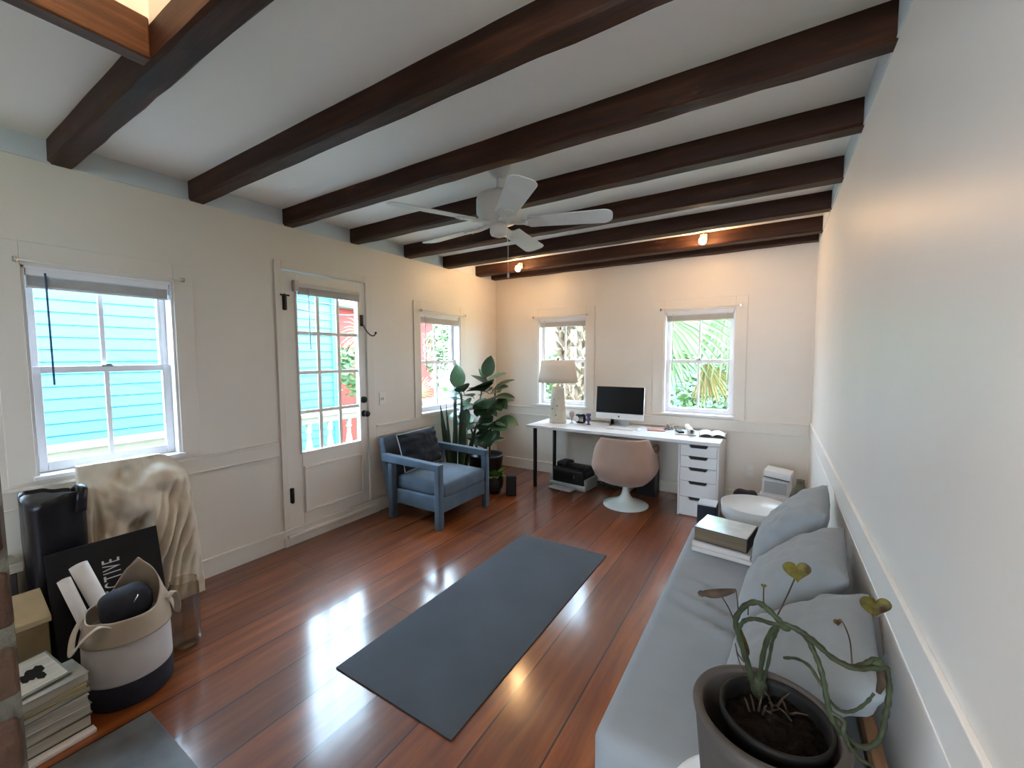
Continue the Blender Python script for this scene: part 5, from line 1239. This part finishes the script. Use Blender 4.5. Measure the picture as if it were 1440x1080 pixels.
STEMS = {
  'A': [[-0.0199, 0.968, 0.7873], [-0.0262, 0.965, 0.8137], [-0.0363, 0.96, 0.8487], [-0.0472, 0.955, 0.8877], [-0.05, 0.95, 0.9184], [-0.0348, 0.945, 0.9524], [-0.0153, 0.94, 0.9687], [0.0023, 0.94, 0.963], [0.0198, 0.935, 0.9508], [0.0332, 0.93, 0.9447]],
  'B': [[-0.0053, 0.968, 0.7892], [0.0001, 0.96, 0.8541], [0.0083, 0.95, 0.9001], [0.0204, 0.94, 0.9307], [0.0332, 0.93, 0.9451], [0.0525, 0.925, 0.9455], [0.0682, 0.92, 0.9413], [0.0834, 0.915, 0.9343], [0.1014, 0.91, 0.9219], [0.122, 0.91, 0.9148], [0.1361, 0.91, 0.915], [0.1503, 0.915, 0.9224], [0.1629, 0.92, 0.9343]],
  'C': [[-0.0264, 0.962, 0.8245], [-0.0434, 0.955, 0.8847], [-0.0394, 0.95, 0.9111], [-0.0286, 0.945, 0.9255], [-0.0108, 0.94, 0.9345], [0.01, 0.935, 0.937], [0.0316, 0.93, 0.9433]],
  'D': [[0.0525, 0.925, 0.9447], [0.0667, 0.92, 0.9376], [0.0775, 0.91, 0.9222], [0.0869, 0.905, 0.9019], [0.0933, 0.9, 0.8789], [0.0973, 0.895, 0.8572], [0.1024, 0.89, 0.8326], [0.111, 0.89, 0.8118], [0.1279, 0.895, 0.7934], [0.1416, 0.9, 0.7811], [0.1575, 0.905, 0.7795], [0.1713, 0.91, 0.792], [0.1793, 0.915, 0.8127], [0.1826, 0.92, 0.8366], [0.186, 0.925, 0.8605], [0.1873, 0.93, 0.8874], [0.1832, 0.93, 0.9193]],
  'E': [[0.0352, 0.95, 0.8658], [0.0551, 0.935, 0.8814], [0.0729, 0.915, 0.8875], [0.0844, 0.9, 0.8789], [0.0942, 0.897, 0.8659]],
  'F': [[0.0983, 0.895, 0.8519], [0.1154, 0.9, 0.8349], [0.1275, 0.905, 0.8311], [0.1427, 0.915, 0.8346], [0.1584, 0.93, 0.8441], [0.1699, 0.94, 0.8593]],
  'G': [[0.0651, 0.92, 0.939], [0.0887, 0.905, 0.9336], [0.1114, 0.895, 0.9249], [0.1339, 0.895, 0.9214], [0.1605, 0.91, 0.9224], [0.1844, 0.925, 0.9223]],
  'H': [[0.1024, 0.89, 0.8326], [0.1226, 0.885, 0.8272], [0.1213, 0.88, 0.8117], [0.1296, 0.88, 0.7916], [0.1455, 0.885, 0.7715], [0.1655, 0.89, 0.7612]],
  'I': [[0.0035, 0.97, 0.796], [0.0109, 0.962, 0.8484], [0.0149, 0.955, 0.8889], [0.0234, 0.945, 0.9234]],
}
PETIOLES = {
  'p1': [[0.0212, 0.935, 0.9575], [0.0346, 0.93, 1.0014], [0.0459, 0.925, 1.0434]],
  'p2': [[0.1776, 0.925, 0.9426], [0.1744, 0.93, 0.9753], [0.1699, 0.93, 1.0052]],
  'p3': [[0.1323, 0.905, 0.9242], [0.128, 0.91, 0.9626], [0.1183, 0.915, 0.9871], [0.1125, 0.915, 0.9881]],
  'p4': [[0.0024, 0.94, 0.9609], [-0.0025, 0.942, 0.9709], [-0.0035, 0.945, 1.0008]],
  'p5': [[-0.0545, 0.952, 0.9135], [-0.0656, 0.95, 0.9375], [-0.0775, 0.948, 0.9569]],
  'p6': [[-0.0467, 0.947, 0.9388], [-0.0488, 0.947, 0.9599], [-0.0514, 0.945, 0.9806]],
  'p7': [[-0.0288, 0.945, 0.935], [-0.0289, 0.945, 0.9609]],
  'p8': [[-0.0337, 0.962, 0.8216], [-0.0453, 0.96, 0.8362], [-0.0504, 0.958, 0.858]],
  'p9': [[-0.0333, 0.965, 0.8017], [-0.0419, 0.962, 0.8182], [-0.0486, 0.96, 0.8439]],
}
root_ = (-.006, .974, .750)
for k in ('A', 'B', 'C', 'I'): STEMS[k] = [root_] + STEMS[k]
RAD = {'A': .0054, 'B': .0048, 'C': .0040, 'D': .0046, 'E': .0028, 'F': .0028, 'G': .0040, 'H': .0032, 'I': .0032}
s_ = MB()
for k, pts in STEMS.items():
    sp = smooth_path(pts, 7); n = len(sp)
    s_.tube(sp, [RAD[k] * (1.0 + .16 * nz(i * .55, ord(k), 1) + .12 * math.sin(i * 1.1)) * (1 if i < n - 4 else .8) for i in range(n)], 10)
s_.ball((-.006, .972, .772), (.016, .013, .026), 12, 9); s_.ball((.168, .925, .925), (.012, .010, .010), 10, 7); s_.ball((.0345, .930, .940), (.010, .008, .007), 10, 7)
s_.build('fleshy_stems', M['succ'], PT)
STALK = {}
for k, pts in PETIOLES.items():
    STALK[k] = MB().tube(smooth_path(pts, 5), .0013, 6).build('leaf_stalk', M['dry'], PT)
t_ = MB()
rnd = random.Random(31)
for _ in range(15):                       # dry roots and stubs on the soil
    p = Vector((rnd.uniform(-.02, .055), rnd.uniform(.91, .975), .752)); d = Vector((rnd.uniform(-1, 1), rnd.uniform(-.6, .6), rnd.uniform(.2, 1.3))).normalized()
    t_.tube([p, p + d * .014 + Vector((0, 0, .004)), p + d * rnd.uniform(.022, .040)], [.0026, .002, .0008], 5)
MB().tube([(.173, .925, .915), (.176, .922, .895), (.172, .922, .875)], [.006, .007, .004], 6).build('withered_leaf', M['dry'], PT)
t_.build('dry_roots', M['dry'], PT)
# heart shaped leaves, folded and browning
def heart(c, tip, side, nrm, L_, par, name='leaf'):
    tip, side, nrm = Vector(tip).normalized(), Vector(side).normalized(), Vector(nrm).normalized()
    mb = MB()
    def f(u, v):
        a = 2 * PI * u; t = a
        x = .62 * math.sin(t) ** 3; y = .50 * math.cos(t) - .19 * math.cos(2 * t) - .08 * math.cos(3 * t) - .03 * math.cos(4 * t)
        q = v
        cup = .22 * abs(x * q) ** 1.2 + .05 * math.sin(5 * a) * q * q
        return Vector(c) + side * (x * q * L_) - tip * (y * q * L_) + nrm * (cup * L_)
    mb.grid(f, 40, 7, True, True); mb.build(name, M['succleaf'], par, solid=.0008)
heart((.0482, .925, 1.0590), (.1, 0, -1), (1, .1, .1), (.1, -1, .1), .036, STALK['p1'])
heart((.1625, .930, 1.0250), (-.05, 0, -1), (1, .15, 0), (-.1, -1, .05), .036, STALK['p2'])
heart((.1110, .915, .9860), (.1, 0, -1), (1, .4, .2), (0, -1, .3), .012, STALK['p3'])
heart((-.0035, .945, 1.0040), (0, 0, -1), (1, 0, 0), (0, -1, .2), .008, STALK['p4'])
cl = MB()
def curl(u, v):
    a = 2 * PI * u; k = math.sin(PI * min(1, .06 + v * .94)) ** .6
    p = Vector((-.0514, .945, .9800)).lerp(Vector((-.120, .945, .9535)), v)
    return p + Vector((.0, .009 * k * math.cos(a), (.0075 + .004 * v) * k * math.sin(a) - .004 * math.sin(PI * v)))
cl.grid(curl, 18, 14, True, True); cl.ball((-.116, .945, .953), (.008, .007, .006), 10, 7); cl.build('curled_leaf', M['dry'], STALK['p5'])
lf2 = MB(); leaf(lf2, (-.026, .962, .836), (-.30, -.05, .75), (-.4, -1, 0), .058, .010, .2, .2); lf2.build('leaf', M['succleaf'], STALK['p8'])

# ------------------------------------------------------------------ camera
cam = bpy.data.cameras.new('camera'); co = bpy.data.objects.new('camera', cam); COL.objects.link(co)
cam.sensor_fit = 'HORIZONTAL'; cam.sensor_width = 36; cam.lens = 586.157 / 1440 * 36; cam.clip_start = .02; cam.clip_end = 200
yaw, pit, rol = math.radians(32.17030), math.radians(-3.84847), math.radians(-.22405)
f = Vector((-math.sin(yaw) * math.cos(pit), math.cos(yaw) * math.cos(pit), math.sin(pit)))
r = Vector((math.cos(yaw), math.sin(yaw), 0)); u = r.cross(f)
r2 = r * math.cos(rol) + u * math.sin(rol); u2 = -r * math.sin(rol) + u * math.cos(rol)
co.matrix_world = axes((0, 0, EYE), r2, u2, -f)
sc.camera = co
# ------------------------------------------------------------------ daylight, stair lamp and added fill light
w = bpy.data.worlds.new('sky'); sc.world = w; w.use_nodes = True
nt = w.node_tree; bg = nt.nodes['Background']
tc = nt.nodes.new('ShaderNodeTexCoord'); sp = nt.nodes.new('ShaderNodeSeparateXYZ'); rp = nt.nodes.new('ShaderNodeValToRGB')
nt.links.new(tc.outputs['Generated'], sp.inputs[0]); nt.links.new(sp.outputs['Z'], rp.inputs['Fac'])
rp.color_ramp.elements[0].color = (.67, .83, 1.0, 1); rp.color_ramp.elements[1].color = (.52, .74, 1.0, 1)
nt.links.new(rp.outputs['Color'], bg.inputs['Color']); bg.inputs['Strength'].default_value = 22.0
def lamp(name, kind, loc, energy, color, **k):
    l = bpy.data.lights.new(name, kind); l.energy = energy; l.color = color
    for a, b in k.items(): setattr(l, a, b)
    o = bpy.data.objects.new(name, l); COL.objects.link(o); o.location = loc; return o
lamp('stair_lamp', 'POINT', (-1.2, .36, 3.2), 15, (1, .78, .55), shadow_soft_size=.06)
lamp('unseen_fill_light', 'POINT', (-.5, -1.6, 2.1), 48, (1, .95, .90), shadow_soft_size=.3)  # unseen fill added behind the camera to brighten the right wall
so_ = lamp('sun', 'SUN', (3, 0, 8), 6, (1, .97, .92), angle=.01); so_.rotation_euler = (0, math.radians(37), 0)
sc.view_settings.view_transform = 'Standard'; sc.view_settings.look = 'None'; sc.view_settings.exposure = 0.42; sc.view_settings.gamma = 1.0
sc.view_settings.use_curve_mapping = False
